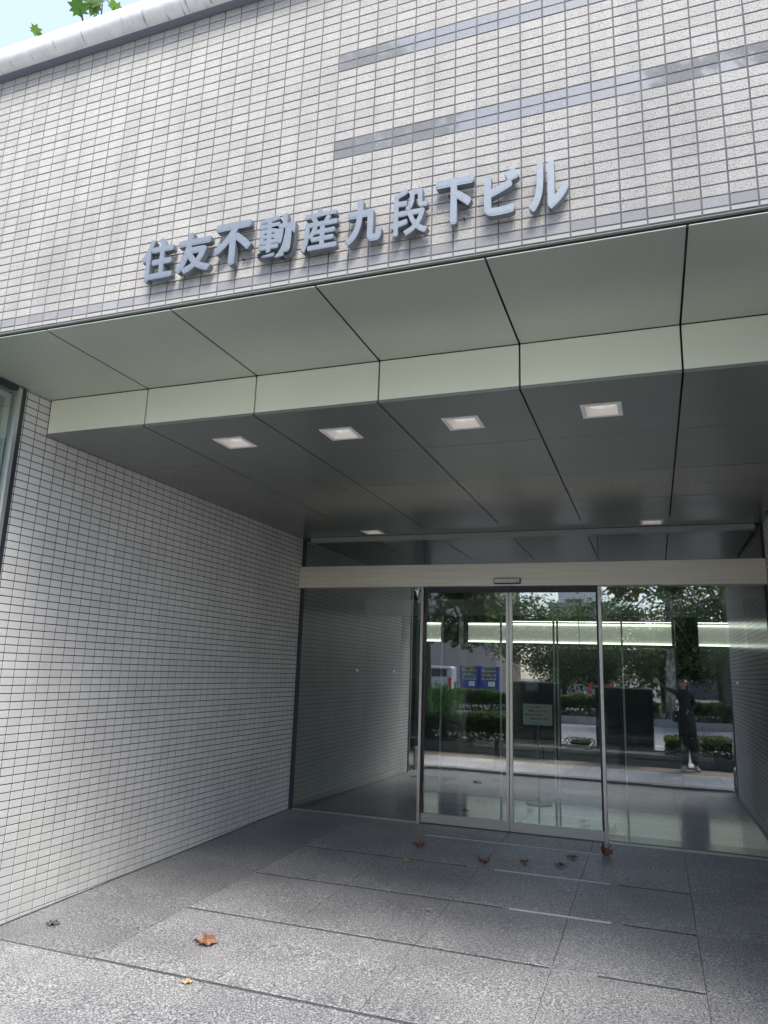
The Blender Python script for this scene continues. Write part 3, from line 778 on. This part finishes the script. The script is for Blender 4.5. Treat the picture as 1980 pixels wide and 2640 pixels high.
slab('kerb_strip', -9, 7, 2.004, 2.296, m_gran, pv)
slab('tan_strip', -9, 7, -.42, .116, pave((.30, .235, .13), 'tan_paver'), pv)
slab('edge_strip', -9, 7, -.93, -.424, pave((.20, .175, .15), 'brown_paver'), pv)
for x0, x1 in ((-40, -9.002), (7.002, 30)): slab('far_pavement', x0, x1, -.93, 2.2, PV[0], pv)
tag(box('road', (-80, 60, -15.7, -2.45, -.5, -.32), m_road), 'grey asphalt road behind the planter', None, None, 'structure')
tag(box('road', (-80, 60, -40, -17.7, -.5, -.32), m_road), 'far carriageway beyond the planted median', None, None, 'structure')
tag(box('ground', (-300, 300, -300, -40, -.9, -.35), mat('far_ground', (.16, .16, .15), .9)), 'ground beyond the road', None, None, 'structure')
tag(box('ground', (-300, 300, -40, 300, -.9, -.55), mat('sub_ground', (.16, .16, .15), .9)), 'ground under the street', None, None, 'structure')
mk = mat('road_paint', (.75, .75, .75), .6)
tag(MB().box(-80, 60, -7.48, -7.33, -.33, -.316).build('lane_line', mk), 'long white lane line on the asphalt', 'road marking')
tag(MB().box(-80, 60, -3.05, -2.93, -.33, -.316).build('edge_line', mk), 'white edge line beside the planter', 'road marking')
m_pl = mat('dark_planter_stone', (.06, .062, .066), .35)
m_curb = pave((.30, .29, .28), 'kerb_stone')
m_soil = mat('soil', (.05, .04, .03), .95)
def planter(x0, x1, lb):
    t = empty('planter', ((x0 + x1) / 2, -1.6, -.19), lb, 'planter')
    n = max(1, round((x1 - x0) / 1.2))
    for k in range(n):
        a = x0 + (x1 - x0) * k / n; c2 = x0 + (x1 - x0) * (k + 1) / n
        MB().box(a + .002, c2 - .002, -1.08, -.93, -.3, .03, bev=.004).build('wall_stone', m_pl, t)
    box('back_wall', (x0, x1, -2.45, -2.3, -.4, .0), m_pl, t)
    box('soil', (x0, x1, -2.299, -1.081, -.3, -.03), m_soil, t)
planter(-14, -3.0, 'dark stone planter on the left of the pavement')
planter(-2.99, .55, 'dark stone planter carrying the two dark screens')
planter(.71, 8, 'dark stone planter right of the narrow gap')
md = empty('median_kerb', (0, -16.7, -.32), 'long kerb of the planted median between the carriageways', 'kerb')
for k in range(-12, 9):
    MB().box(k * 1.2 + .003, k * 1.2 + 1.197, -15.95, -15.72, -.4, -.03, bev=.01).build('kerb_stone', m_curb, md)
box('median_soil', (-40, 30, -17.7, -15.951, -.4, -.06), m_soil, md)

# ------------------------------------------------------------------ foliage
def leaf_cloud(name, cen, size, mats, mi, parent=None, lobed=False, seed=1, flat=.6, kind=None):
    """one leaf per centre; lobed plane-tree leaves or folded diamonds"""
    rg_ = np.random.default_rng(seed); n = len(cen)
    if lobed:
        O = np.array([(x, y, .25 * abs(x)) for x, y in LO]); O = np.vstack([[[0, 0, 0]], O]); m_ = len(LO)
        F = [(0, 1 + k, 1 + (k + 1) % m_) for k in range(m_)]
    else:
        O = np.array([(0, -.5, 0), (.3, 0, .1), (0, .5, 0), (-.3, 0, .1)]); F = [(0, 1, 2), (0, 2, 3)]
    nrm = rg_.normal(size=(n, 3)); nrm[:, 2] = np.abs(nrm[:, 2]) + flat; nrm /= np.linalg.norm(nrm, axis=1)[:, None]
    t = rg_.normal(size=(n, 3)); t[:, 2] -= .4
    t -= (t * nrm).sum(1)[:, None] * nrm; t /= np.linalg.norm(t, axis=1)[:, None]
    u = np.cross(t, nrm)
    s = size * rg_.uniform(.65, 1.2, n)
    V = cen[:, None, :] + s[:, None, None] * (O[None, :, 0, None] * u[:, None] + O[None, :, 1, None] * t[:, None] + O[None, :, 2, None] * nrm[:, None])
    V = V.reshape(-1, 3); F = np.array(F); FF = (F[None] + (np.arange(n) * len(O))[:, None, None]).reshape(-1, 3)
    me = bpy.data.meshes.new(name)
    me.vertices.add(len(V)); me.vertices.foreach_set('co', V.ravel())
    me.loops.add(FF.size); me.loops.foreach_set('vertex_index', FF.ravel())
    me.polygons.add(len(FF)); me.polygons.foreach_set('loop_start', np.arange(len(FF)) * 3)
    for m in mats: me.materials.append(m)
    me.polygons.foreach_set('material_index', np.repeat(rg_.choice(len(mats), n, p=mi), len(F)).astype(np.int32))
    me.update(calc_edges=True); me.validate()
    o = link(bpy.data.objects.new(name, me), parent)
    if parent is not None: o.matrix_parent_inverse = Matrix.Translation(-world_loc(parent))
    if kind: o['kind'] = kind
    return o
def green(name, c, tr=.35):
    m = mat(name, c, .6, spec=.2); t = m.node_tree; p = t.nodes['Principled BSDF']
    trn = t.nodes.new('ShaderNodeBsdfTranslucent'); trn.inputs[0].default_value = (c[0] * 1.6, c[1] * 1.7, c[2] * .8, 1)
    mx = t.nodes.new('ShaderNodeMixShader'); mx.inputs[0].default_value = tr
    t.links.new(p.outputs[0], mx.inputs[1]); t.links.new(trn.outputs[0], mx.inputs[2]); t.links.new(mx.outputs[0], t.nodes['Material Output'].inputs[0])
    return m
G = [green('leaf_dark', (.02, .042, .018)), green('leaf_mid', (.04, .085, .03)), green('leaf_light', (.085, .15, .045)), green('leaf_bright', (.11, .30, .05)), green('leaf_yellowish', (.15, .18, .06))]
m_bark = mat('plane_bark', (.25, .24, .2), .8); b = NB(m_bark)
b.color(b.ramp(b.noise(5, 4, .6, b.scalepos((2, 2, .8))), [(.4, (.12, .105, .085)), (.5, (.30, .29, .25)), (.62, (.45, .43, .37))]))
m_barkd = mat('dark_bark', (.07, .06, .05), .85)
def tree(loc, h, tr, crown, nclump, nleaf, size, lobed, mi, label, bark, seed, name='plane_tree', group='trees across the street'):
    """crown: list of (cx, cy, cz, rx, ry, rz) ellipsoids in world space that hold the clumps"""
    rg_ = np.random.default_rng(seed)
    t = empty(name, loc, label, 'tree', group)
    mb = MB()
    top = Vector((loc[0] + rg_.uniform(-.3, .3), loc[1] + rg_.uniform(-.3, .3), loc[2] + h))
    base_ = Vector(loc); mid = base_.lerp(top, .5) + Vector((rg_.uniform(-.12, .12), 0, 0))
    mb.tube([base_, base_ + Vector((0, 0, .2)), mid, top], [tr * 1.35, tr, tr * .85, tr * .55], 10)
    cen = []; C_ = []
    for k in range(nclump):
        e = crown[k % len(crown)]
        v = rg_.normal(size=3); v /= np.linalg.norm(v); v *= rg_.uniform(.35, 1.0) ** .5
        c_ = np.array(e[:3]) + v * np.array(e[3:])
        C_.append(c_)
        if k < 26:
            st_ = base_.lerp(top, rg_.uniform(.6, 1.0)); c2_ = Vector(c_)
            mb.tube([st_, st_.lerp(c2_, .5) + Vector((0, 0, .25)), c2_], [tr * .32, tr * .18, tr * .05], 5)
        q = rg_.normal(size=(nleaf // nclump, 3)); r0 = rg_.uniform(.6, 1.1) * min(e[3:]) * .34
        cen.append(c_ + q * r0 * np.array([1, 1, .7]))
    mb.build('trunk', bark, t, True)
    leaf_cloud('crown', np.vstack(cen), size, G, mi, t, lobed, seed)
    return t
P_D = [.45, .35, .12, 0, .08]; P_M = [.2, .4, .3, 0, .1]
tree((-5.1, -1.8, 0), 5.2, .16, [(-4.3, -2.0, 8.4, 1.9, .9, 1.3), (-4.3, -1.9, 4.1, 1.0, .9, 1.2), (-5.6, -2.2, 3.6, 1.1, 1.0, 1.5), (-4.2, -2.0, 3.0, .75, .6, .8), (-3.3, -2.2, 8.2, 1.1, .8, .9)], 90, 3800, .19, True, P_D,
     'large-leaved plane tree in the left planter, seen mirrored in the glass', m_barkd, 11, group='street trees in the planter')
tree((3.4, -1.9, 0), 5.0, .17, [(2.0, -2.0, 8.7, 1.7, .8, 1.1), (1.0, -2.2, 4.5, 1.3, 1.0, .8), (.2, -2.3, 3.7, 1.2, .8, .5), (1.1, -2.2, 8.6, 1.0, .7, 1.0), (2.4, -2, 4.0, 1.2, 1.0, .8)], 100, 3800, .17, True, P_M,
     'large-leaved plane tree in the right planter, seen mirrored in the glass', m_bark, 12, group='street trees in the planter')
tree((.55, -16.8, -.06), 6.5, .2, [(.4, -16.8, 6.5, 3.2, 1.6, 2.2), (.2, -16.6, 3.6, 2.2, .9, 1.0), (1.6, -17, 3.1, 1.4, .8, .9)], 90, 6500, .20, False, P_M,
     'grey-barked plane tree on the median behind the photographer', m_bark, 13)
tree((2.6, -17.0, -.06), 6.0, .16, [(3.2, -16.8, 6.5, 2.8, 1.6, 2.4), (2.8, -17, 3.8, 1.6, .9, 1.0)], 50, 2600, .20, False, P_D, 'dark plane tree on the median at the right', m_barkd, 14)
BT = [(-7.2, -25, 6, 2.4, 'bushy tree in front of the white building'), (-4.8, -27, 5.0, 2.4, 'light green tree beyond the road, left of the red posts'), (-2.2, -26, 5.2, 2.6, 'dense tree beyond the road behind the red posts'),
      (.4, -28, 5.5, 2.9, 'dark tree beyond the road behind the grey trunk'), (3.2, -27, 6.2, 3.0, 'dark tree beyond the road at the right'), (6.5, -29, 7, 3.4, 'broad dark tree beyond the road at the far right'),
      (-14.5, -26, 5.5, 2.0, 'tree beyond the road at the far left')]
for n, (x, y, h, r, lb) in enumerate(BT):
    low = 2.3 if n not in (0, 6) else 4.2
    tree((x, y, -.3), h * .6, .14, [(x, y, h * .68, r, r * .7, r * .8), (x + .4, y + .5, low, r * 1.05, r * .6, 1.6 if low < 3 else 1.0)], 70, 7000, .22, False, P_M if n in (0, 1, 2) else P_D, lb, m_barkd, 20 + n, name='bushy_tree')
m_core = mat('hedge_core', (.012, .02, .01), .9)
def hedge(x0, x1, y0, y1, z0, z1, n, size, mi, label, seed, bright_top=True, group='clipped hedges'):
    rg_ = np.random.default_rng(seed)
    t = empty('hedge', ((x0 + x1) / 2, (y0 + y1) / 2, z0), label, 'hedge', group)
    p = rg_.uniform(size=(n, 3))
    side = rg_.uniform(size=n) < .75                       # most leaves near the skin
    ax = rg_.integers(0, 5, n)
    n_ = n; p[side & (ax == 0), 2] = .97; p[side & (ax == 1), 1] = .97; p[side & (ax == 2), 1] = .03; p[side & (ax == 3), 2] = .9; p[side & (ax == 4), 1] = .9
    p += rg_.normal(size=(n, 3)) * .03
    bumpy = .06 * np.sin(p[:, 0] * (x1 - x0) * 2.1 + seed) + .04 * np.sin(p[:, 0] * (x1 - x0) * 5.3)
    cen = np.stack([x0 + p[:, 0] * (x1 - x0), y0 + p[:, 1] * (y1 - y0), z0 + p[:, 2] * (z1 - z0) * (1 + bumpy)], 1)
    leaf_cloud('foliage', cen, size, G, mi, t, False, seed, flat=1.0)
    mb = MB()
    for k in range(int((x1 - x0) * 6)):
        xa = rg_.uniform(x0, x1); ya = rg_.uniform(y0 + .1, y1 - .1)
        mb.tube([(xa, ya, z0 - .05), (xa + rg_.uniform(-.15, .15), ya, z0 + (z1 - z0) * .8)], .01, 4)
    mb.build('twigs', m_barkd, t)
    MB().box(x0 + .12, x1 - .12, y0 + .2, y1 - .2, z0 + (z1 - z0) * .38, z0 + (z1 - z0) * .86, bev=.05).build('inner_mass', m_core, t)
hedge(.15, 0.52, -2.2, -1.2, .0, .33, 1300, .07, P_M, 'low hedge on the dark planter just left of the gap', 31)
hedge(.74, 5.0, -2.2, -1.2, .0, .36, 11000, .07, P_M, 'low ragged hedge on the right-hand planter', 32)
hedge(-6.4, -3.03, -2.2, -1.2, .0, .60, 14000, .07, P_D, 'dense dark hedge on the left-hand planter', 33)
hedge(-1.9, -1.22, -2.2, -1.3, .0, .2, 500, .05, P_D, 'small hedge between the two dark screens', 34)
for k, (x0, x1, zt, lb) in enumerate([(-16, -9.5, .72, 'long median hedge at the far left'), (-9.4, -4.6, .78, 'median hedge in front of the vending machines'), (-4.5, -2.0, .72, 'rounded median hedge left of the red posts'),
                                     (-1.9, .2, .62, 'median hedge behind the right-hand dark screen'), (.9, 5.5, .62, 'median hedge at the right behind the photographer')]):
    hedge(x0, x1, -17.3, -16.1, -.05, zt, int(2600 * (x1 - x0)), .09, [.25, .35, .2, .0, .2], lb, 40 + k, group='hedges on the median')
# tall bright fern-like shrub
t = empty('leafy_shrub', (-4.55, -1.45, 0), 'bright green feathery shrub rising above the left hedge', 'shrub')
mb = MB(); cen = []
rg_ = np.random.default_rng(5)
for k in range(46):
    a = rg_.uniform(0, 6.28); rr = rg_.uniform(.05, .42); x1 = -4.55 + rr * math.cos(a); y1 = -1.4 + rr * .5 * math.sin(a); z1 = rg_.uniform(.85, 1.32)
    mb.tube([(-4.55 + rg_.uniform(-.05, .05), -1.45, 0), ((x1 - 4.55) / 2, y1, .6), (x1, y1, z1)], [.008, .006, .003], 4)
    for q in range(26):
        f = q / 26; cen.append((x1 + rg_.normal() * .022, y1 + rg_.normal() * .03, .55 + (z1 - .52) * f))
mb.build('stems', m_barkd, t); leaf_cloud('foliage', np.array(cen), .07, G, [0, .1, .2, .7, 0], t, False, 6, flat=.1)
# dark glass screens
m_screen = mat('dark_glass_screen', (.015, .02, .024), .04, spec=1.0)
for (x0, x1, zt, lb) in ((-2.98, -1.93, 1.37, 'dark glass screen on the planter, the left one'), (-1.20, -.05, 1.32, 'dark glass screen on the planter, the right one near the photographer')):
    t = empty('dark_screen', ((x0 + x1) / 2, -1.3, .03), lb, 'screen', 'dark screens on the planter')
    xm = x0 + (x1 - x0) * .46
    box('glass_sheet', (x0 + .02, xm - .01, -1.32, -1.30, .05, zt - .03), m_screen, t)
    box('glass_sheet', (xm + .01, x1 - .02, -1.32, -1.30, .05, zt - .03), m_screen, t)
    box('top_rail', (x0, x1, -1.335, -1.285, zt - .028, zt), m_steel, t)
    for xa in (x0, xm - .009, x1 - .018): box('post', (xa, xa + .018, -1.34, -1.28, .03, zt - .03), m_black, t)
# red posts
m_red = mat('red_paint', (.5, .03, .03), .5)
for x0, x1, wd, lb in ((-3.02, -2.74, .10, 'red angled barrier post beyond the median, left one with white cone beside it'), (-2.12, -1.84, .22, 'red barrier post with wide plate beyond the median, right one')):
    t = empty('red_barrier', ((x0 + x1) / 2, -22, -.32), lb, 'barrier', 'red barrier posts')
    MB().box(x0, x0 + wd, -22.1, -22, -.32, 1.16, bev=.01).build('post', m_red, t)
    MB().box(x0 + wd + .001, x1, -22.1, -22, 1.04, 1.16, bev=.01).build('arm', m_red, t)
mb = MB(); mb.tube([(-3.14, -21.8, -.32), (-3.14, -21.8, .78)], [.14, .03], 12)
tag(mb.build('white_cone', m_white), 'white traffic cone beside the left red barrier', 'cone')

# ------------------------------------------------------------------ vending machines, van
m_vb = mat('vending_blue', (.02, .045, .32), .35); m_shelf = mat('shelf_white', (.7, .72, .75), .4)
m_vg = mat('vending_backing', (.16, .19, .24), .4)
CC = [mat('can_' + n, c, .35) for n, c in (('amber', (.5, .3, .08)), ('white', (.6, .62, .62)), ('green', (.1, .3, .2)), ('blue', (.1, .3, .5)), ('brown', (.2, .11, .07)))]
for n, (x0, lb) in enumerate(((-11.35, 'blue drinks vending machine, the left one of the pair'), (-10.13, 'blue drinks vending machine, the right one of the pair'))):
    t = empty('vending_machine', (x0 + .58, -30, -.3), lb, 'vending machine', 'blue vending machines')
    MB().box(x0, x0 + 1.18, -30.7, -30, -.3, 1.98, bev=.02).build('cabinet', m_vb, t)
    box('display_back', (x0 + .16, x0 + 1.05, -29.998, -29.99, 1.12, 1.90), m_vg, t)
    for k in range(3): box('shelf', (x0 + .16, x0 + 1.05, -29.988, -29.90, 1.12 + k * .27, 1.15 + k * .27), m_shelf, t)
    for k in range(3):
        for q in range(12):
            xc = x0 + .20 + q * .072
            MB().tube([(xc, -29.94, 1.151 + k * .27), (xc, -29.94, 1.29 + k * .27)], .027, 8).build('drink_can', random.choice(CC), t)
    box('yellow_header', (x0 + .2, x0 + .95, -29.998, -29.985, 1.91, 1.97), mat('yellow_strip', (.7, .5, .05), .4), t)
    box('notice', (x0 + .55, x0 + .95, -29.998, -29.99, .72, 1.02), m_white, t)
    box('dispensing_flap', (x0 + .15, x0 + .8, -29.998, -29.98, .15, .45), m_dark, t)
t = empty('white_van', (-13.4, -31, -.32), 'white van parked left of the vending machines', 'van')
MB().box(-14.6, -12.2, -32.6, -31, 0, 1.9, bev=.12).build('body', mat('van_paint', (.5, .52, .54), .35), t)
box('rear_window', (-14.3, -12.5, -30.998, -30.98, 1.2, 1.7), m_dark, t)
for x in (-14.2, -12.6): MB().disc((x, -31.1, .0), (0, 1, 0), .32, .2, 16).build('wheel', m_black, t)
for x in (-14.5, -12.4): box('tail_light', (x, x + .12, -30.998, -30.98, .7, 1.1), m_red, t)
t = empty('fire_hydrant', (-11.9, -29.6, -.3), 'small red hydrant post left of the vending machines', 'hydrant')
MB().tube([(-11.9, -29.6, -.3), (-11.9, -29.6, 1.0)], .09, 10).build('post', m_red, t)
MB().ball((-11.9, -29.6, 1.08), (.13, .13, .13)).build('cap', m_red, t, True)

# ------------------------------------------------------------------ buildings across the street
m_b1 = pave((.40, .35, .32), 'beige_wall'); m_b2 = pave((.36, .35, .32), 'concrete_wall'); m_b3 = mat('white_wall', (.75, .75, .77), .6)
m_win = mat('window_glass_dark', (.05, .06, .07), .1, spec=.8)
def building(name, x0, x1, y0, y1, h, m, rows, wins, label):
    t = empty(name, ((x0 + x1) / 2, y1, -.35), label, 'building')
    MB().box(x0, x1, y0, y1, -.35, h).build('wall', m, t)
    box('parapet', (x0 - .1, x1 + .1, y0 - .1, y1 + .1, h + .001, h + .5), m, t)
    for z in rows:
        for a, c2 in wins:
            f = box('window', (a, c2, y1 + .001, y1 + .08, z, z + 1.25), m_frame, t)
            k = max(1, round((c2 - a) / 1.0))
            for q in range(k): box('pane', (a + (c2 - a) * q / k + .05, a + (c2 - a) * (q + 1) / k - .05, y1 + .081, y1 + .09, z + .06, z + 1.19), m_win, f)
        box('string_course', (x0, x1, y1 + .001, y1 + .05, z - .75, z - .68), m_b2, t)
    return t
building('office_building', -34, -15.2, -75, -60, 12.6, m_b1, [4.6, 7.4, 10.2], [(-19.2, -15.6), (-25, -20.2), (-31, -26)], 'beige office block with ribbon windows across the street')
t = building('concrete_building', -10, -4.2, -72, -62, 8.4, m_b2, [5.9], [(-9.4, -8.9), (-6.6, -6.1)], 'low concrete building with two small windows across the street')
building('white_building', -10.4, -5.9, -84, -73, 12, m_b3, [9.2], [(-9.5, -7.5)], 'white upper block behind the concrete building')
building('dark_building', 2.0, 26, -80, -66, 6.6, mat('dark_facade', (.07, .075, .08), .5), [3.4], [(3, 6), (7, 12), (14, 20), (22, 28)], 'long dark building behind the trees on the right')

# ------------------------------------------------------------------ photographer with phone
pr = empty('person', (.55, -.62, gz(-.62)), 'person in black reaching out a phone at arm length, seen mirrored in the glass', 'person')
gzp = gz(-.62)
J = {  # joint: (position, radius)
 'pel': ((.56, -.62, .90), (.155, .12)), 'spine': ((.545, -.62, 1.05), (.13, .10)), 'chest': ((.53, -.62, 1.22), (.155, .11)), 'neck0': ((.525, -.62, 1.325), (.06, .055)), 'neck1': ((.525, -.61, 1.37), (.048, .048)),
 'head': ((.53, -.60, 1.425), (.072, .082)), 'headt': ((.53, -.605, 1.475), (.062, .070)),
 'shl': ((.40, -.56, 1.28), (.06, .06)), 'ell': ((.22, -.33, 1.33), (.042, .042)), 'wrl': ((.07, -.12, 1.425), (.026, .026)), 'pal': ((.047, -.075, 1.455), (.03, .02)),
 'shr': ((.66, -.68, 1.26), (.06, .06)), 'elr': ((.72, -.66, 1.03), (.045, .045)), 'wrr': ((.64, -.50, .95), (.028, .028)), 'par': ((.60, -.45, .94), (.03, .02)),
 'hl': ((.50, -.60, .84), (.12, .11)), 'kl': ((.485, -.57, .40), (.115, .10)), 'al': ((.46, -.60, -.08), (.10, .09)),
 'hr': ((.62, -.64, .84), (.12, .11)), 'kr': ((.635, -.60, .40), (.115, .10)), 'ar': ((.68, -.62, -.08), (.10, .09))}
E_ = [('pel', 'spine'), ('spine', 'chest'), ('chest', 'neck0'), ('neck0', 'neck1'), ('neck1', 'head'), ('head', 'headt'), ('chest', 'shl'), ('shl', 'ell'), ('ell', 'wrl'), ('wrl', 'pal'),
      ('chest', 'shr'), ('shr', 'elr'), ('elr', 'wrr'), ('wrr', 'par'), ('pel', 'hl'), ('hl', 'kl'), ('kl', 'al'), ('pel', 'hr'), ('hr', 'kr'), ('kr', 'ar')]
m_cloth = mat('black_clothes', (.018, .018, .022), .8)
m_skin = mat('skin', (.45, .27, .2), .55)
bn = NB(m_cloth); sx = bn.n('ShaderNodeSeparateXYZ'); bn.L(bn.pos, sx.inputs[0])
isface = bn.math('GREATER_THAN', sx.outputs[2], 1.345)
dv = bn.n('ShaderNodeVectorMath', operation='DISTANCE'); bn.L(bn.pos, dv.inputs[0]); dv.inputs[1].default_value = (.045, -.07, 1.455)
ishand = bn.math('LESS_THAN', dv.outputs['Value'], .075)
nox = bn.math('GREATER_THAN', sx.outputs[0], .4)
skinm = bn.math('MAXIMUM', bn.math('MULTIPLY', isface, nox), ishand)
bn.color(bn.mix((.018, .018, .022), (.45, .27, .2), skinm))
def skin_body(name, J, E_, root, m, parent, lv=2):
    ks = list(J); me = bpy.data.meshes.new(name)
    me.from_pydata([J[k][0] for k in ks], [(ks.index(a), ks.index(b_)) for a, b_ in E_], [])
    me.materials.append(m)
    o = link(bpy.data.objects.new(name, me), parent); o.matrix_parent_inverse = Matrix.Translation(-world_loc(parent))
    sk = o.modifiers.new('skin', 'SKIN'); sk.use_smooth_shade = True
    lay = me.skin_vertices[0] if len(me.skin_vertices) else None
    if lay is None:
        bm = bmesh.new(); bm.from_mesh(me); bm.verts.layers.skin.verify(); bm.to_mesh(me); bm.free(); lay = me.skin_vertices[0]
    for k, s in zip(ks, lay.data): s.radius = J[k][1]; s.use_root = (k == root)
    ss = o.modifiers.new('sub', 'SUBSURF'); ss.levels = ss.render_levels = lv
    return o
body = skin_body('body', J, E_, 'pel', m_cloth, pr)
m_hair = mat('black_hair', (.012, .010, .010), .45)
MB().ball((.545, -.645, 1.43), (.088, .085, .105), 16, 12).ball((.57, -.67, 1.30), (.07, .055, .12), 14, 10).build('hair', m_hair, pr, True)
mb = MB().ball((.515, -.505, 1.428), (.012, .020, .018), 8, 6)          # nose
mb.ball((.565, -.60, 1.425), (.03, .02, .03), 8, 6)
mb.build('face_features', m_skin, pr, True)
MB().ball((.497, -.522, 1.443), (.010, .006, .006), 8, 6).ball((.535, -.522, 1.443), (.010, .006, .006), 8, 6).build('eyes', m_black, pr, True)
MB().ball((.515, -.517, 1.395), (.018, .006, .006), 8, 6).build('mouth', mat('lips', (.4, .12, .1), .5), pr, True)
m_shoe = mat('pale_shoe', (.45, .44, .42), .6)
for n, (bx, by, dx) in enumerate(((.46, -.56, -.02), (.68, -.58, .03))):
    z0 = gz(by)
    mb = MB().ball((bx, by, z0 + .05), (.05, .075, .05), 12, 8).ball((bx + dx, by + .10, z0 + .032), (.045, .09, .032), 12, 8)
    mb.box(bx - .05, bx + .05, by - .07, by + .17, z0, z0 + .02, bev=.008)
    mb.build('shoe', m_shoe, pr, True)
FN = [((.050, -.068, 1.475), (.052, -.052, 1.505), (.040, -.038, 1.512), (.018, -.036, 1.512)), ((.053, -.068, 1.462), (.056, -.050, 1.488), (.044, -.038, 1.492), (.020, -.036, 1.492)),
      ((.052, -.070, 1.450), (.055, -.050, 1.468), (.044, -.038, 1.472), (.022, -.036, 1.472)), ((.048, -.072, 1.440), (.050, -.052, 1.452), (.042, -.038, 1.454), (.024, -.036, 1.454))]
mb = MB()
for f in FN: mb.tube(f, [.0085, .008, .007, .0058], 8)
mb.tube([(.035, -.075, 1.445), (.012, -.060, 1.455), (-.002, -.042, 1.475)], [.011, .0095, .007], 8)
mb.build('fingers', m_skin, pr, True)
mb = MB()
for k in range(4): mb.tube([(.60 - k * .012, -.44, .94 - k * .012), (.585 - k * .012, -.40, .925 - k * .013), (.59 - k * .012, -.37, .90 - k * .012)], [.009, .008, .006], 6)
mb.tube([(.585, -.46, .955), (.57, -.43, .965), (.565, -.40, .95)], [.010, .008, .006], 6)
mb.build('fingers', m_skin, pr, True)
ph = empty('phone', (0, -.022, 1.50), 'pale mobile phone held up in an outstretched hand, seen mirrored in the glass', 'phone')
MB().box(-.030, .042, -.034, -.0255, 1.440, 1.535, bev=.003).build('case', mat('phone_case', (.45, .47, .48), .3), ph)
MB().box(-.024, .008, -.0253, -.0235, 1.502, 1.530, bev=.0005).build('camera_plate', m_dark, ph)
bg_ = empty('handbag', (.40, -.60, .86), 'black bag hanging at the side of the person with the phone', 'bag')
MB().box(.30, .43, -.72, -.52, .70, .93, bev=.03).build('bag_body', mat('bag_leather', (.02, .02, .02), .35), bg_)
MB().tube([(.37, -.70, .93), (.52, -.73, 1.22), (.60, -.62, 1.37), (.48, -.52, 1.2), (.37, -.54, .93)], .008, 6).build('strap', m_black, bg_)
MB().ball((.365, -.515, .82), (.02, .006, .02), 10, 6).build('clasp', m_steel, bg_)

# ------------------------------------------------------------------ plants showing over the coping
t = empty('roof_tree', (-5.5, 5.2, 5.02), 'leafy branches of a plane tree showing above the white coping', 'tree')
mb = MB()
tips = [(-5.155, 4.6, 7.93), (-4.955, 4.6, 7.95), (-4.99, 4.62, 7.90), (-4.705, 4.6, 7.80), (-5.70, 4.6, 7.82), (-5.22, 4.65, 8.12), (-5.05, 4.7, 8.15), (-4.9, 4.62, 8.12)]
mb.tube([(-5.5, 5.2, 5.02), (-5.4, 5.1, 6.4), (-5.2, 4.9, 7.5)], [.07, .05, .03], 8)
for q in tips: mb.tube([(-5.2, 4.9, 7.3), ((q[0] - 5.2) / 2, 4.8, 7.65), q], [.02, .012, .004], 5)
mb.build('trunk', m_barkd, t, True)
rg_ = np.random.default_rng(9)
cen = [np.array(q) for q in tips] + [np.array((rg_.uniform(-5.7, -4.6), rg_.uniform(4.7, 5.6), rg_.uniform(6.6, 7.35))) for _ in range(160)]
leaf_cloud('crown', np.array(cen), .24, G, [0, .2, .8, 0, 0], t, True, 4, flat=.2)
tag(box('roof_slab', (-7, 5.4, YF + .42, 12, 4.9, 5.0), m_b2), 'flat roof behind the coping', None, None, 'structure')
tag(MB().box(-7, XL - .21, YF + .2, 7.79, -.3, 4.89).box(XR + .21, 5.4, YF + .21, 11.64, -.3, 4.89).build('building_core', m_iwall), 'solid body of the building on both sides of the entrance', None, None, 'structure')
